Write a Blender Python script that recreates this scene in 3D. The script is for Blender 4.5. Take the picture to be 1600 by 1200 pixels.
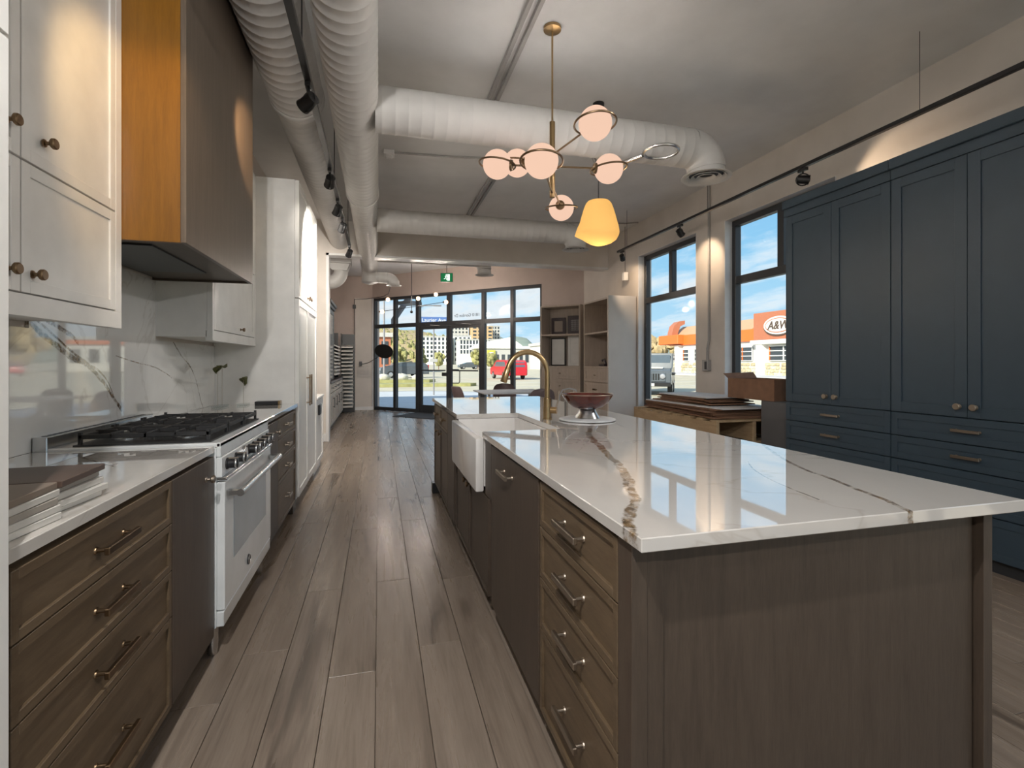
import bpy, bmesh, math, random
from mathutils import Vector, Matrix
random.seed(7)
PI = math.pi
for o in list(bpy.data.objects): bpy.data.objects.remove(o)
S = bpy.context.scene
COL = S.collection

# ---------------------------------------------------------------- camera, sky, sun, exposure
cam_d = bpy.data.cameras.new('camera'); cam = bpy.data.objects.new('camera', cam_d); COL.objects.link(cam)
cam_d.sensor_width = 36.0; cam_d.lens = 780/1600*36.0
cam_d.shift_y = -34/1600
cam_d.clip_start = 0.02; cam_d.clip_end = 6000
cam.location = (0, 0, 1.27); cam.rotation_euler = (PI/2, 0, -math.radians(14.93))
S.camera = cam
S.view_settings.view_transform = 'Standard'; S.view_settings.look = 'None'
S.view_settings.gamma = 1.0; S.view_settings.use_curve_mapping = False
S.view_settings.exposure = 0.8
S.cycles.use_denoising = True
S.cycles.max_bounces = 10; S.cycles.diffuse_bounces = 5; S.cycles.transparent_max_bounces = 16
S.cycles.sample_clamp_indirect = 6.0; S.cycles.caustics_reflective = False; S.cycles.caustics_refractive = False

W = bpy.data.worlds.new('World'); S.world = W; W.use_nodes = True
def world():
    nt = W.node_tree; nt.nodes.clear(); N = nt.nodes.new; L = nt.links.new
    tc = N('ShaderNodeTexCoord'); sep = N('ShaderNodeSeparateXYZ'); L(tc.outputs['Generated'], sep.inputs[0])
    ramp = N('ShaderNodeValToRGB'); L(sep.outputs['Z'], ramp.inputs[0])
    e = ramp.color_ramp.elements
    e[0].position = 0.0; e[0].color = (.52, .74, .90, 1)
    e[1].position = 0.75; e[1].color = (.10, .30, .62, 1)
    m = e.new(.18); m.color = (.30, .60, .86, 1)
    m = e.new(.36); m.color = (.19, .47, .80, 1)
    # cloud layer: direction projected on a plane overhead
    ad = N('ShaderNodeMath'); ad.operation = 'ADD'; ad.inputs[1].default_value = .12; L(sep.outputs['Z'], ad.inputs[0])
    mx = N('ShaderNodeMath'); mx.operation = 'MAXIMUM'; mx.inputs[1].default_value = .06; L(ad.outputs[0], mx.inputs[0])
    dv = N('ShaderNodeVectorMath'); dv.operation = 'DIVIDE'
    cb = N('ShaderNodeCombineXYZ')
    for i in range(3): L(mx.outputs[0], cb.inputs[i])
    L(tc.outputs['Generated'], dv.inputs[0]); L(cb.outputs[0], dv.inputs[1])
    mp = N('ShaderNodeMapping'); mp.inputs['Location'].default_value = (3.1, 1.7, 0); mp.inputs['Scale'].default_value = (1.1, .55, 0)
    L(dv.outputs[0], mp.inputs[0])
    nz = N('ShaderNodeTexNoise'); nz.inputs['Scale'].default_value = 1.3; nz.inputs['Detail'].default_value = 8; nz.inputs['Roughness'].default_value = .6
    L(mp.outputs[0], nz.inputs['Vector'])
    cr = N('ShaderNodeValToRGB'); cr.color_ramp.elements[0].position = .44; cr.color_ramp.elements[1].position = .60
    L(nz.outputs['Fac'], cr.inputs[0])
    cc = N('ShaderNodeValToRGB'); cc.color_ramp.elements[0].color = (.86, .90, .94, 1); cc.color_ramp.elements[0].position = .5
    cc.color_ramp.elements[1].color = (.60, .67, .74, 1); cc.color_ramp.elements[1].position = .75
    L(nz.outputs['Fac'], cc.inputs[0])
    mix = N('ShaderNodeMix'); mix.data_type = 'RGBA'
    L(cr.outputs[0], mix.inputs[0]); L(ramp.outputs[0], mix.inputs[6]); L(cc.outputs[0], mix.inputs[7])
    bg = N('ShaderNodeBackground'); bg.inputs['Strength'].default_value = .66
    L(mix.outputs[2], bg.inputs[0])
    out = N('ShaderNodeOutputWorld'); L(bg.outputs[0], out.inputs[0])
world()
def sun():
    l = bpy.data.lights.new('sun', 'SUN'); l.energy = 4.6; l.angle = .01; l.color = (1, .93, .80)
    o = bpy.data.objects.new('sun', l); COL.objects.link(o)
    d = Vector((1, .75, -.72)).normalized()
    o.rotation_euler = d.to_track_quat('-Z', 'Y').to_euler(); o.location = (-20, -20, 20)
sun()

# ---------------------------------------------------------------- helpers
OFF = {}
def off(o): return OFF.get(o.name, Vector((0, 0, 0))) if o else Vector((0, 0, 0))
class MB:
    def __init__(s, M=None): s.bm = bmesh.new(); s.M = M or Matrix.Identity(4)
    def _v(s, p): return s.bm.verts.new(s.M @ Vector(p))
    def box(s, x0, x1, y0, y1, z0, z1, bev=0, seg=1):
        c = [(x, y, z) for z in (z0, z1) for y in (y0, y1) for x in (x0, x1)]
        v = [s._v(p) for p in c]
        fs = [s.bm.faces.new([v[i] for i in f]) for f in ((0,2,3,1),(4,5,7,6),(0,1,5,4),(2,6,7,3),(0,4,6,2),(1,3,7,5))]
        if bev:
            es = list({e for f in fs for e in f.edges})
            bmesh.ops.bevel(s.bm, geom=es, offset=bev, segments=seg, profile=.5, affect='EDGES')
        return s
    def prism(s, pts, z0, z1, bev=0):
        a = [s._v((p[0], p[1], z0)) for p in pts]; b = [s._v((p[0], p[1], z1)) for p in pts]; n = len(pts)
        fs = [s.bm.faces.new(a[::-1]), s.bm.faces.new(b)]
        for i in range(n): fs.append(s.bm.faces.new([a[i], a[(i+1) % n], b[(i+1) % n], b[i]]))
        if bev: bmesh.ops.bevel(s.bm, geom=list({e for f in fs for e in f.edges}), offset=bev, segments=1, affect='EDGES')
        return s
    def extrude(s, pts, d):   # pts: 3-D polygon, d: vector
        d = Vector(d); a = [s._v(p) for p in pts]; b = [s._v(Vector(p)+d) for p in pts]; n = len(pts)
        s.bm.faces.new(a[::-1]); s.bm.faces.new(b)
        for i in range(n): s.bm.faces.new([a[i], a[(i+1) % n], b[(i+1) % n], b[i]])
        return s
    def ring(s, c, ax, r, seg, ph=0):
        ax = Vector(ax).normalized(); t = Vector((0, 0, 1)) if abs(ax.z) < .9 else Vector((1, 0, 0))
        e1 = ax.cross(t).normalized(); e2 = ax.cross(e1)
        return [Vector(c) + r*(math.cos(2*PI*i/seg+ph)*e1 + math.sin(2*PI*i/seg+ph)*e2) for i in range(seg)]
    def loft(s, rings, cap=True, closed=False):
        R = [[s._v(p) for p in r] for r in rings]; n = len(R[0])
        pairs = list(zip(R, R[1:])) + ([(R[-1], R[0])] if closed else [])
        for a, b in pairs:
            for i in range(n): s.bm.faces.new([a[i], a[(i+1) % n], b[(i+1) % n], b[i]])
        if cap and not closed:
            s.bm.faces.new(R[0][::-1]); s.bm.faces.new(R[-1])
        return s
    def cyl(s, p0, p1, r0, r1=None, seg=16, cap=True):
        r1 = r0 if r1 is None else r1; ax = Vector(p1)-Vector(p0)
        return s.loft([s.ring(p0, ax, r0, seg), s.ring(p1, ax, r1, seg)], cap)
    def tube(s, pts, r, seg=10, cap=True):
        P = [Vector(p) for p in pts]; rs = r if isinstance(r, (list, tuple)) else [r]*len(P)
        rings = []; e1 = None
        for i, p in enumerate(P):
            t = (P[min(i+1, len(P)-1)]-P[max(i-1, 0)]).normalized()
            if e1 is None:
                q = Vector((0, 0, 1)) if abs(t.z) < .9 else Vector((1, 0, 0)); e1 = t.cross(q).normalized()
            else: e1 = (e1 - t*e1.dot(t)).normalized()
            e2 = t.cross(e1)
            rings.append([p + rs[i]*(math.cos(2*PI*k/seg)*e1+math.sin(2*PI*k/seg)*e2) for k in range(seg)])
        return s.loft(rings, cap)
    def lathe(s, prof, c=(0, 0, 0), seg=24, ax=(0, 0, 1), cap=True):
        ax = Vector(ax).normalized(); c = Vector(c)
        return s.loft([s.ring(c+ax*z, ax, max(r, 1e-4), seg) for r, z in prof], cap)
    def sphere(s, c, r, seg=24, rings=14, sc=(1, 1, 1)):
        n = rings
        R = []
        for i in range(n+1):
            a = PI*i/n; rr = max(math.sin(a)*r, 1e-4); z = -math.cos(a)*r
            R.append([Vector(c)+Vector((rr*math.cos(2*PI*k/seg)*sc[0], rr*math.sin(2*PI*k/seg)*sc[1], z*sc[2])) for k in range(seg)])
        return s.loft(R)
    def torus(s, c, R, r, ax=(0, 0, 1), seg=40, rs=8, a0=0, a1=2*PI):
        ax = Vector(ax).normalized(); t = Vector((0, 0, 1)) if abs(ax.z) < .9 else Vector((1, 0, 0))
        e1 = ax.cross(t).normalized(); e2 = ax.cross(e1); full = abs(a1-a0-2*PI) < 1e-4
        n = seg if full else seg+1; rings = []
        for i in range(n):
            a = a0+(a1-a0)*i/seg; d = math.cos(a)*e1+math.sin(a)*e2; p = Vector(c)+R*d
            rings.append([p + r*(math.cos(2*PI*k/rs)*d+math.sin(2*PI*k/rs)*ax) for k in range(rs)])
        return s.loft(rings, True, full)
    def quad(s, pts): s.bm.faces.new([s._v(p) for p in pts]); return s
    def mesh(s, name, mat, origin=Vector((0, 0, 0)), ang=35):
        bmesh.ops.recalc_face_normals(s.bm, faces=s.bm.faces)
        if origin.length: bmesh.ops.translate(s.bm, verts=s.bm.verts, vec=-origin)
        me = bpy.data.meshes.new(name); s.bm.to_mesh(me); s.bm.free()
        if mat: me.materials.append(mat)
        me.shade_smooth(); me.set_sharp_from_angle(angle=math.radians(ang))
        return me
    def build(s, name, mat, parent=None, origin=None, ang=35):
        og = off(parent) if parent else Vector(origin or (0, 0, 0))
        o = bpy.data.objects.new(name, s.mesh(name, mat, og, ang)); COL.objects.link(o)
        if parent: o.parent = parent
        else: o.location = og
        OFF[o.name] = og
        return o
def tag(o, label=None, cat=None, group=None, kind=None):
    if label: o['label'] = label
    if cat: o['category'] = cat
    if group: o['group'] = group
    if kind: o['kind'] = kind
    return o
def thing(name, label, cat, loc, group=None, kind=None):
    o = bpy.data.objects.new(name, None); COL.objects.link(o); o.location = loc; o.empty_display_size = .1
    OFF[o.name] = Vector(loc)
    return tag(o, label, cat, group, kind)
def copy_tree(o, parent=None):
    c = o.copy(); COL.objects.link(c); c.parent = parent; OFF[c.name] = off(o)
    for ch in o.children: copy_tree(ch, c)
    return c
def frame(ox, oy, ang, oz=0):
    """local (u, n, z): u runs along the front to the right of someone facing it from n; n points out of the front"""
    return Matrix.Translation((ox, oy, oz)) @ Matrix.Rotation(ang, 4, 'Z')
FX = Matrix(((0, 1, 0, 0), (1, 0, 0, 0), (0, 0, 1, 0), (0, 0, 0, 1)))     # u=+Y, n=+X  (left run)
def face_px(x): return Matrix.Translation((x, 0, 0)) @ FX                # front plane X=x, facing +X; u = world Y
def face_mx(x): return Matrix.Translation((x, 0, 0)) @ Matrix(((0, -1, 0, 0), (1, 0, 0, 0), (0, 0, 1, 0), (0, 0, 0, 1)))  # facing -X; u = world Y

# ---------------------------------------------------------------- materials
MATS = {}
class NT:
    def __init__(s, name):
        m = bpy.data.materials.new(name); m.use_nodes = True; s.m = m; s.nt = m.node_tree
        s.b = s.nt.nodes['Principled BSDF']; s.out = s.nt.nodes['Material Output']
    def n(s, t, **kw):
        q = s.nt.nodes.new(t)
        for k, v in kw.items(): setattr(q, k, v)
        return q
    def l(s, a, b): s.nt.links.new(a, b)
    def coord(s, scale=(1, 1, 1), rnd=False, out='Object'):
        tc = s.n('ShaderNodeTexCoord'); mp = s.n('ShaderNodeMapping'); mp.inputs['Scale'].default_value = scale
        s.l(tc.outputs[out], mp.inputs[0])
        if rnd:
            oi = s.n('ShaderNodeObjectInfo'); mu = s.n('ShaderNodeMath', operation='MULTIPLY'); mu.inputs[1].default_value = 37.0
            s.l(oi.outputs['Random'], mu.inputs[0]); s.l(mu.outputs[0], mp.inputs['Location'])
        return mp.outputs[0]
    def noise(s, vec, scale, detail=4, rough=.55, dist=0):
        q = s.n('ShaderNodeTexNoise'); q.inputs['Scale'].default_value = scale; q.inputs['Detail'].default_value = detail
        q.inputs['Roughness'].default_value = rough; q.inputs['Distortion'].default_value = dist; s.l(vec, q.inputs['Vector']); return q.outputs['Fac']
    def ramp(s, fac, stops):
        q = s.n('ShaderNodeValToRGB'); s.l(fac, q.inputs[0]); e = q.color_ramp.elements
        while len(e) < len(stops): e.new(.5)
        for el, (p, c) in zip(e, stops): el.position = p; el.color = (*c, 1) if not isinstance(c, (int, float)) else (c, c, c, 1)
        return q.outputs[0]
    def mix(s, fac, a, b, mode='MIX'):
        q = s.n('ShaderNodeMix', data_type='RGBA', blend_type=mode)
        for sock, v in ((q.inputs[0], fac), (q.inputs[6], a), (q.inputs[7], b)):
            if isinstance(v, (int, float)): sock.default_value = v
            elif isinstance(v, tuple): sock.default_value = (*v, 1)
            else: s.l(v, sock)
        return q.outputs[2]
    def math(s, op, a, b=0, c=None):
        q = s.n('ShaderNodeMath', operation=op)
        for i, v in enumerate((a, b) if c is None else (a, b, c)):
            if isinstance(v, (int, float)): q.inputs[i].default_value = v
            else: s.l(v, q.inputs[i])
        return q.outputs[0]
    def bump(s, h, strength=.2, dist=.01):
        q = s.n('ShaderNodeBump'); q.inputs['Strength'].default_value = strength; q.inputs['Distance'].default_value = dist
        s.l(h, q.inputs['Height']); s.l(q.outputs[0], s.b.inputs['Normal'])
    def base(s, c):
        if isinstance(c, tuple): s.b.inputs['Base Color'].default_value = (*c, 1)
        else: s.l(c, s.b.inputs['Base Color'])
    def set(s, rough=.5, metal=0, spec=None, coat=0):
        s.b.inputs['Roughness'].default_value = rough; s.b.inputs['Metallic'].default_value = metal
        if spec is not None: s.b.inputs['Specular IOR Level'].default_value = spec
        if coat: s.b.inputs['Coat Weight'].default_value = coat; s.b.inputs['Coat Roughness'].default_value = .08
def lin(*c): return tuple(((x/255)/12.92 if x/255 <= .04045 else ((x/255+.055)/1.055)**2.4) for x in c)
def paint(name, col, rough=.5, metal=0, var=.06, scale=6, bump=0, bscale=80, spec=None):
    t = NT(name); v = t.coord()
    f = t.noise(v, scale); lo = tuple(c*(1-var) for c in col); hi = tuple(min(1, c*(1+var)) for c in col)
    t.base(t.ramp(f, [(.3, lo), (.7, hi)])); t.set(rough, metal, spec)
    if bump: t.bump(t.noise(v, bscale, 3), bump, .004)
    MATS[name] = t.m; return t.m
def wood(name, dark, light, grain=(1, 1, 12), rough=.45, var=.3, sc=3.0):
    """grain = coordinate scale: the small axis is the direction of the fibre"""
    t = NT(name); v = t.coord(grain, rnd=True)
    a = t.noise(v, sc, 6, .6, .6); b = t.noise(v, sc*7, 3, .6)
    f = t.mix(.35, a, b)
    col = t.ramp(f, [(.32, dark), (.68, light)])
    t.base(col); t.set(rough); t.bump(b, .08, .003); MATS[name] = t.m; return t.m
def emit(name, col, st=1.0):
    t = NT(name); t.base((0, 0, 0)); t.b.inputs['Emission Color'].default_value = (*col, 1); t.b.inputs['Emission Strength'].default_value = st; t.set(1.0, 0, 0.0)
    f = t.noise(t.coord(), 3); t.l(t.mix(1.0, t.ramp(f, [(.3, .97), (.7, 1.0)]), col, 'MULTIPLY'), t.b.inputs['Emission Color'])
    MATS[name] = t.m; return t.m
def glass_mat(name, tint=(1, 1, 1), refl=1.0):
    t = NT(name); t.nt.nodes.remove(t.b)
    tr = t.n('ShaderNodeBsdfTransparent'); tr.inputs[0].default_value = (*tint, 1)
    gl = t.n('ShaderNodeBsdfGlossy'); gl.inputs['Roughness'].default_value = .01
    lw = t.n('ShaderNodeLayerWeight'); lw.inputs['Blend'].default_value = .5
    f = t.math('MULTIPLY_ADD', t.math('POWER', lw.outputs['Facing'], 5.0), .5*refl, .014*refl)
    mx = t.n('ShaderNodeMixShader'); t.l(f, mx.inputs[0]); t.l(tr.outputs[0], mx.inputs[1]); t.l(gl.outputs[0], mx.inputs[2])
    t.l(mx.outputs[0], t.out.inputs[0]); MATS[name] = t.m; return t.m
def vein(t, P, Q, pts, width, wob):
    """mask of one stone vein: a curve Q=f(P) through pts, roughened by noise"""
    p0, p1 = pts[0][0], pts[-1][0]; q0 = min(p[1] for p in pts)-.02; q1 = max(p[1] for p in pts)+.02
    u = t.math('DIVIDE', t.math('SUBTRACT', P, p0), p1-p0)
    fc = t.n('ShaderNodeFloatCurve'); t.l(u, fc.inputs['Value']); cv = fc.mapping.curves[0]
    pn = [((p-p0)/(p1-p0), (q-q0)/(q1-q0)) for p, q in pts]
    cv.points[0].location = pn[0]; cv.points[1].location = pn[-1]
    for p in pn[1:-1]: cv.points.new(*p)
    fc.mapping.update()
    y = t.math('MULTIPLY_ADD', fc.outputs[0], q1-q0, q0)
    d = t.math('ABSOLUTE', t.math('SUBTRACT', t.math('ADD', Q, t.math('MULTIPLY', t.math('SUBTRACT', wob, .5), width*3)), y))
    mask = t.math('SUBTRACT', 1.0, t.math('DIVIDE', d, width)); mask = t.math('MAXIMUM', mask, 0)
    rng = t.math('MULTIPLY', t.math('GREATER_THAN', u, -.02), t.math('LESS_THAN', u, 1.02))
    q = t.n('ShaderNodeMath', operation='MULTIPLY', use_clamp=True); t.l(t.math('MULTIPLY', mask, 3.0), q.inputs[0]); t.l(rng, q.inputs[1])
    return q.outputs[0]
def quartz(name, veins, axes=('Y', 'X'), rough=.03, base=(.60, .575, .545)):
    t = NT(name); geo = t.n('ShaderNodeNewGeometry'); sep = t.n('ShaderNodeSeparateXYZ'); t.l(geo.outputs['Position'], sep.inputs[0])
    P, Q = sep.outputs[axes[0]], sep.outputs[axes[1]]
    mp = t.n('ShaderNodeMapping'); t.l(geo.outputs['Position'], mp.inputs[0])
    wob = t.noise(mp.outputs[0], 9, 6, .65); fine = t.noise(mp.outputs[0], 60, 4)
    cl = t.noise(mp.outputs[0], 1.7, 5, .6, 1.2)
    col = t.ramp(cl, [(.3, tuple(c*.93 for c in base)), (.7, base)])
    th = t.math('ABSOLUTE', t.math('SUBTRACT', t.noise(mp.outputs[0], .9, 5, .55, 1.4), .5))
    col = t.mix(t.ramp(th, [(.0, .28), (.010, 0)]), col, (.34, .29, .24))
    for pts, w in veins:
        mk = vein(t, P, Q, pts, w, wob)
        br = t.math('MULTIPLY', mk, t.ramp(t.noise(mp.outputs[0], 26, 5, .7), [(.40, .25), (.55, 1.0)]))
        vc = t.ramp(fine, [(.35, (.065, .042, .024)), (.65, (.25, .165, .085))])
        col = t.mix(br, col, vc)
    t.base(col); t.set(rough, 0, .6, .7); t.b.inputs['Coat Roughness'].default_value = .02; t.b.inputs['Coat IOR'].default_value = 1.5; MATS[name] = t.m; return t.m

M_white = paint('white cabinet paint', (.77, .76, .735), .32)
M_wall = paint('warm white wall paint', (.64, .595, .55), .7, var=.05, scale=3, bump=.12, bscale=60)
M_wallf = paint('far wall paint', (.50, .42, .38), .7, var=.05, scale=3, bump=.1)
M_ceil = paint('grey painted deck', (.71, .71, .71), .8, var=.05, scale=3, bump=.1)
M_duct = paint('duct paint', (.56, .55, .535), .5, var=.04)
M_trim = paint('white trim paint', (.72, .72, .72), .4)
M_blue = paint('slate blue lacquer', (.036, .060, .084), .45, var=.05)
M_black = paint('black enamel', (.012, .012, .013), .35)
M_dark = paint('dark bronze frame', (.03, .032, .036), .4)
M_steel = paint('brushed steel', (.62, .62, .62), .25, 1, var=.05, scale=30)
M_brass = paint('aged brass', (.42, .29, .15), .28, 1, var=.1)
M_dbrass = paint('dark brass', (.22, .15, .09), .32, 1, var=.1)
M_nickel = paint('warm nickel', (.38, .32, .26), .4, 1, var=.08)
M_iron = paint('cast iron', (.018, .018, .019), .55, bump=.2)
M_range = paint('white range enamel', (.70, .72, .72), .15)
M_glassd = paint('oven glass', (.25, .29, .32), .05, spec=.8)
M_sink = paint('white fireclay', (.74, .72, .70), .15)
M_woodh = wood('stained walnut horizontal', (.088, .058, .032), (.150, .105, .063), (14, 1.4, 14))
M_woodv = wood('stained walnut vertical', (.052, .037, .027), (.086, .063, .046), (14, 14, 1.2))
M_hoodglow = wood('hood veneer with lamp glow', (.150, .062, .004), (.215, .092, .007), (12, 12, .9), .35)  # orange glow of the lamp on the near side, put into the wood colour
M_hoodf = wood('hood front veneer', (.078, .058, .042), (.125, .096, .073), (12, 12, .9), .35)
M_ash = wood('light ash board', (.40, .33, .27), (.54, .46, .39), (9, 9, 1.0), .5)
M_pine = wood('rough pine', (.30, .20, .11), (.48, .35, .21), (9, 1.2, 9), .7)
M_card = paint('brown cardboard', (.20, .105, .060), .8, var=.12, scale=14, bump=.1)
M_cardw = paint('white faced cardboard', (.62, .63, .64), .6)
M_glass = glass_mat('window glass', (.97, .985, .98), .8)
M_acr = glass_mat('clear acrylic', (.9, .93, .93), 1.6)
M_globe = emit('opal glass globe', (1.0, .66, .49), .54)
M_shade = emit('yellow lamp shade', (1.0, .54, .15), .47); M_shade.node_tree.nodes['Principled BSDF'].inputs['Base Color'].default_value = (.30, .18, .06, 1)
M_bulb = emit('clear bulb', (1.0, .72, .40), 1.8)
M_lens = emit('lamp lens', (1.0, .86, .66), 3.0)

# ---------------------------------------------------------------- the setting
H = 3.55; XR = 4.10; XWL = -1.335; XFL = -1.50; K = 13.78      # ceiling, right wall, left wall, far room left wall, storefront line X+Y=K
YH = 8.48
def structure(o): o['kind'] = 'structure'; return o
def wall_open(a0, a1, t0, t1, z0, z1, ops, axis='Y', M=None):
    """wall slab running along axis from a0 to a1, thickness t0..t1, with rectangular openings"""
    mb = MB(M); cuts = sorted({a0, a1, *[o[0] for o in ops], *[o[1] for o in ops]})
    for p, q in zip(cuts, cuts[1:]):
        segs = [(z0, z1)]
        for o in ops:
            if o[0] <= p+1e-6 and o[1] >= q-1e-6:
                segs = [s for a, b in segs for s in ((a, min(b, o[2])), (max(a, o[3]), b)) if s[1]-s[0] > 1e-4]
        for a, b in segs:
            if axis == 'Y': mb.box(t0, t1, p, q, a, b)
            else: mb.box(p, q, t0, t1, a, b)
    return mb

# floor with planks
def plank_mat():
    t = NT('greyed oak plank'); v = t.coord((9, .55, 9), rnd=True)
    oi = t.n('ShaderNodeObjectInfo')
    a = t.noise(v, 1.6, 6, .62, 1.0); b = t.noise(v, 11, 4, .6)
    f = t.mix(.3, a, b)
    c1 = t.ramp(f, [(.22, (.075, .054, .038)), (.42, (.19, .145, .110)), (.75, (.31, .25, .195))])
    c2 = t.ramp(f, [(.25, (.15, .118, .092)), (.5, (.28, .225, .18)), (.8, (.38, .315, .255))])
    col = t.mix(oi.outputs['Random'], c1, c2)
    knot = t.ramp(t.noise(t.coord((5, .8, 5), rnd=True), 1.1, 3, .5, .8), [(.62, 0.0), (.70, .7)])
    col = t.mix(knot, col, (.060, .042, .030))
    t.base(col); t.l(t.ramp(a, [(.3, .34), (.7, .24)]), t.b.inputs['Roughness']); t.bump(b, .06, .002)
    t.b.inputs['Specular IOR Level'].default_value = .5
    return t.m
M_plank = plank_mat()
foot = [(XFL-.25, -3.7), (XR+.25, -3.7), (XR+.25, K-XR-.15), (XFL+1.4, K-XFL-1.3), (XFL-.25, K-XFL-1.3)]
floor = structure(MB().prism([(XFL-.2, -3.6), (XR+.2, -3.6), (XR+.2, 9.62), (-.08, 13.93), (XFL-.2, 13.93)], -.22, -.012).build('floor', M_plank))
PW = .186; LEN = 1.83; cache = {}
def plank(x, y0, y1):
    key = round(y1-y0, 2)
    if key not in cache: cache[key] = MB().box(-PW/2+.0012, PW/2-.0012, 0, key-.0025, -.012, 0, .0012).mesh('plank', M_plank)
    o = bpy.data.objects.new('plank', cache[key]); COL.objects.link(o); o.location = (x, y0, 0); o.parent = floor
nx = int((XR-XFL)/PW)+1
for i in range(nx):
    x = XFL+PW*(i+.5)
    if x+PW/2 > XR+.05: continue
    y = -.6-random.random()*LEN
    yend = min(13.84, K-(x+PW/2)-.02)
    while y < yend-.02:
        y2 = min(y+LEN, yend)
        if yend-y2 < .25: y2 = yend
        hid = (x < -.80 and y2 < 8.2) or (.62 < x < 1.48 and y > 1.0 and y2 < 4.85) or (x > 3.62 and y2 < 3.6) or y2 < .2
        if not hid: plank(x, y, round(y2, 2))
        y = y2
# ceiling / roof
structure(MB().prism(foot, H, 4.6).build('ceiling', M_ceil))
# walls
structure(MB().box(XWL-.25, XWL, -3.6, YH, -.02, H).build('wall_left', M_wall))
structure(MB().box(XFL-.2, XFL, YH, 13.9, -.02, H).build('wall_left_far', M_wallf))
W1 = (5.81, 7.36); W2 = (3.70, 5.25); W3_ADDED = (-1.2, .35); W4_ADDED = (-3.2, -1.65); WZ = (.55, 3.0)  # the last two openings are unseen, added to bring in daylight
structure(wall_open(-3.6, 9.62, XR, XR+.24, -.02, H, [(a, b, *WZ) for a, b in (W1, W2, W3_ADDED, W4_ADDED)]).build('wall_right', M_wall))
structure(wall_open(XWL, XR, -3.75, -3.6, -.02, H, [(-1.0, 3.8, .02, 3.2)], 'X').build('wall_back', M_wall))
structure(wall_open(XFL, XR, YH, YH+.2, -.02, H, [(-.80, XR, -.02, 3.0)], 'X').build('wall_partition', M_wall))
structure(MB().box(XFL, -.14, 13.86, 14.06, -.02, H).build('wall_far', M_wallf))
structure(MB().box(-.62, -.20, 13.80, 13.86, 0, 2.97).build('wall_pier', M_wall))
# storefront wall in its own frame: u runs along the storefront from its left end, n into the room
A45 = -PI/4
SF = frame(-.10, 13.88, A45)            # u -> (+X,-Y), n -> (+X,+Y): local y positive is outdoors
SFL = 3.55*math.sqrt(2)                  # storefront length
WALLL = (XR+.10)*math.sqrt(2)
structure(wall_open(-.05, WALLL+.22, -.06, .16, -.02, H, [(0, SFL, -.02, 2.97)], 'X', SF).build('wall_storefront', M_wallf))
# trim of the wide opening, baseboards
structure(MB().box(-.815, -.775, YH-.015, YH+.215, 0, 3.02).box(-.815, XR, YH-.015, YH+.215, 2.985, 3.02).build('trim_1', M_trim))
structure(MB().box(-.88, -.80, YH-.03, YH+.23, 0, .13, .004).build('baseboard_partition', M_trim))
structure(MB().box(-.62, -.14, 13.785, 13.80, 0, .09, .004).build('baseboard_far', M_trim))
structure(MB().box(XR-.014, XR, 3.75, 7.4, 0, .10, .004).build('baseboard_right', M_trim))

# right wall windows: frame, mullions and panes
def side_window(name, y0, y1):
    w = structure(thing(name, None, None, (XR+.14, (y0+y1)/2, WZ[0])))
    xf0, xf1 = XR+.10, XR+.18; z0, z1 = WZ; ym = (y0+y1)/2; b = .07; zt = 2.27
    for nm, bx in (('frame_bottom', (y0, y1, z0, z0+b)), ('frame_top', (y0, y1, z1-b, z1)), ('frame_side', (y0, y0+b, z0+b, z1-b)), ('frame_side', (y1-b, y1, z0+b, z1-b)),
                   ('transom', (y0+b, y1-b, zt-.045, zt+.045)), ('mullion', (ym-.045, ym+.045, zt+.045, z1-b))):
        MB().box(xf0, xf1, *bx, .004).build(nm, M_dark, w)
    for q in ((y0+b, y1-b, z0+b, zt-.045), (y0+b, ym-.045, zt+.045, z1-b), (ym+.045, y1-b, zt+.045, z1-b)):
        MB().box(XR+.137, XR+.143, *q).build('pane', M_glass, w)
    MB().box(XR-.02, XR+.10, y0-.02, y1+.02, z0-.03, z0, .004).build('sill', M_trim, w)
    for s, y in ((0, y0), (1, y1)):
        MB().box(XR-.002, XR+.10, y-(.012 if s else 0), y+(0 if s else .012), z0, z1).build('reveal', M_trim, w)
for i, ww in enumerate((W1, W2, W3_ADDED, W4_ADDED)): side_window('window_%d' % (i+1), *ww)

# back wall glazing behind the camera, added to let in more light
wb = structure(thing('window_6', None, None, (1.4, -3.66, 0)))
for k in range(7): x = -1.0+.8*k; MB().box(x-.03, x+.03, -3.70, -3.63, .02, 3.2).build('mullion', M_dark, wb)
for z in (.05, 2.3, 3.17): MB().box(-1.0, 3.8, -3.70, -3.63, z-.03, z+.03).build('rail', M_dark, wb)
for k in range(6): x = -1.0+.8*k; MB().box(x+.03, x+.77, -3.668, -3.662, .08, 3.14).build('pane', M_glass, wb)

# storefront
sf = structure(thing('window_5', None, None, (1.6, 12.18, 0)))
U = [((x+.10)*math.sqrt(2)) for x in (-.10, .419, .964, 1.655, 2.365, 2.92, 3.45)]
U = [0, .74, 1.51, 2.49, 3.49, 4.27, SFL]
def sbox(x0, x1, z0, z1, nm, m=M_dark, y0=-.05, y1=.05, par=None, bev=.004):
    return MB(SF).box(x0, x1, y0, y1, z0, z1, bev).build(nm, m, par or sf)
ZT = 2.22
for i, u in enumerate(U):
    w = .045 if i in (0, 1, 4, 5, 6) else .055
    a, b = max(0, u-w), min(SFL, u+w)
    if i == 3: sbox(a, b, ZT+.05, 2.93, 'mullion')
    else: sbox(a, b, 0, 2.93, 'mullion')
sbox(0, SFL, 2.90, 2.97, 'head'); sbox(0, SFL, ZT-.05, ZT+.05, 'transom', y0=-.045, y1=.045)
for a, b in ((0, U[2]), (U[4], SFL)): sbox(a, b, 0, .09, 'bottom_rail', y0=-.045, y1=.045)
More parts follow.
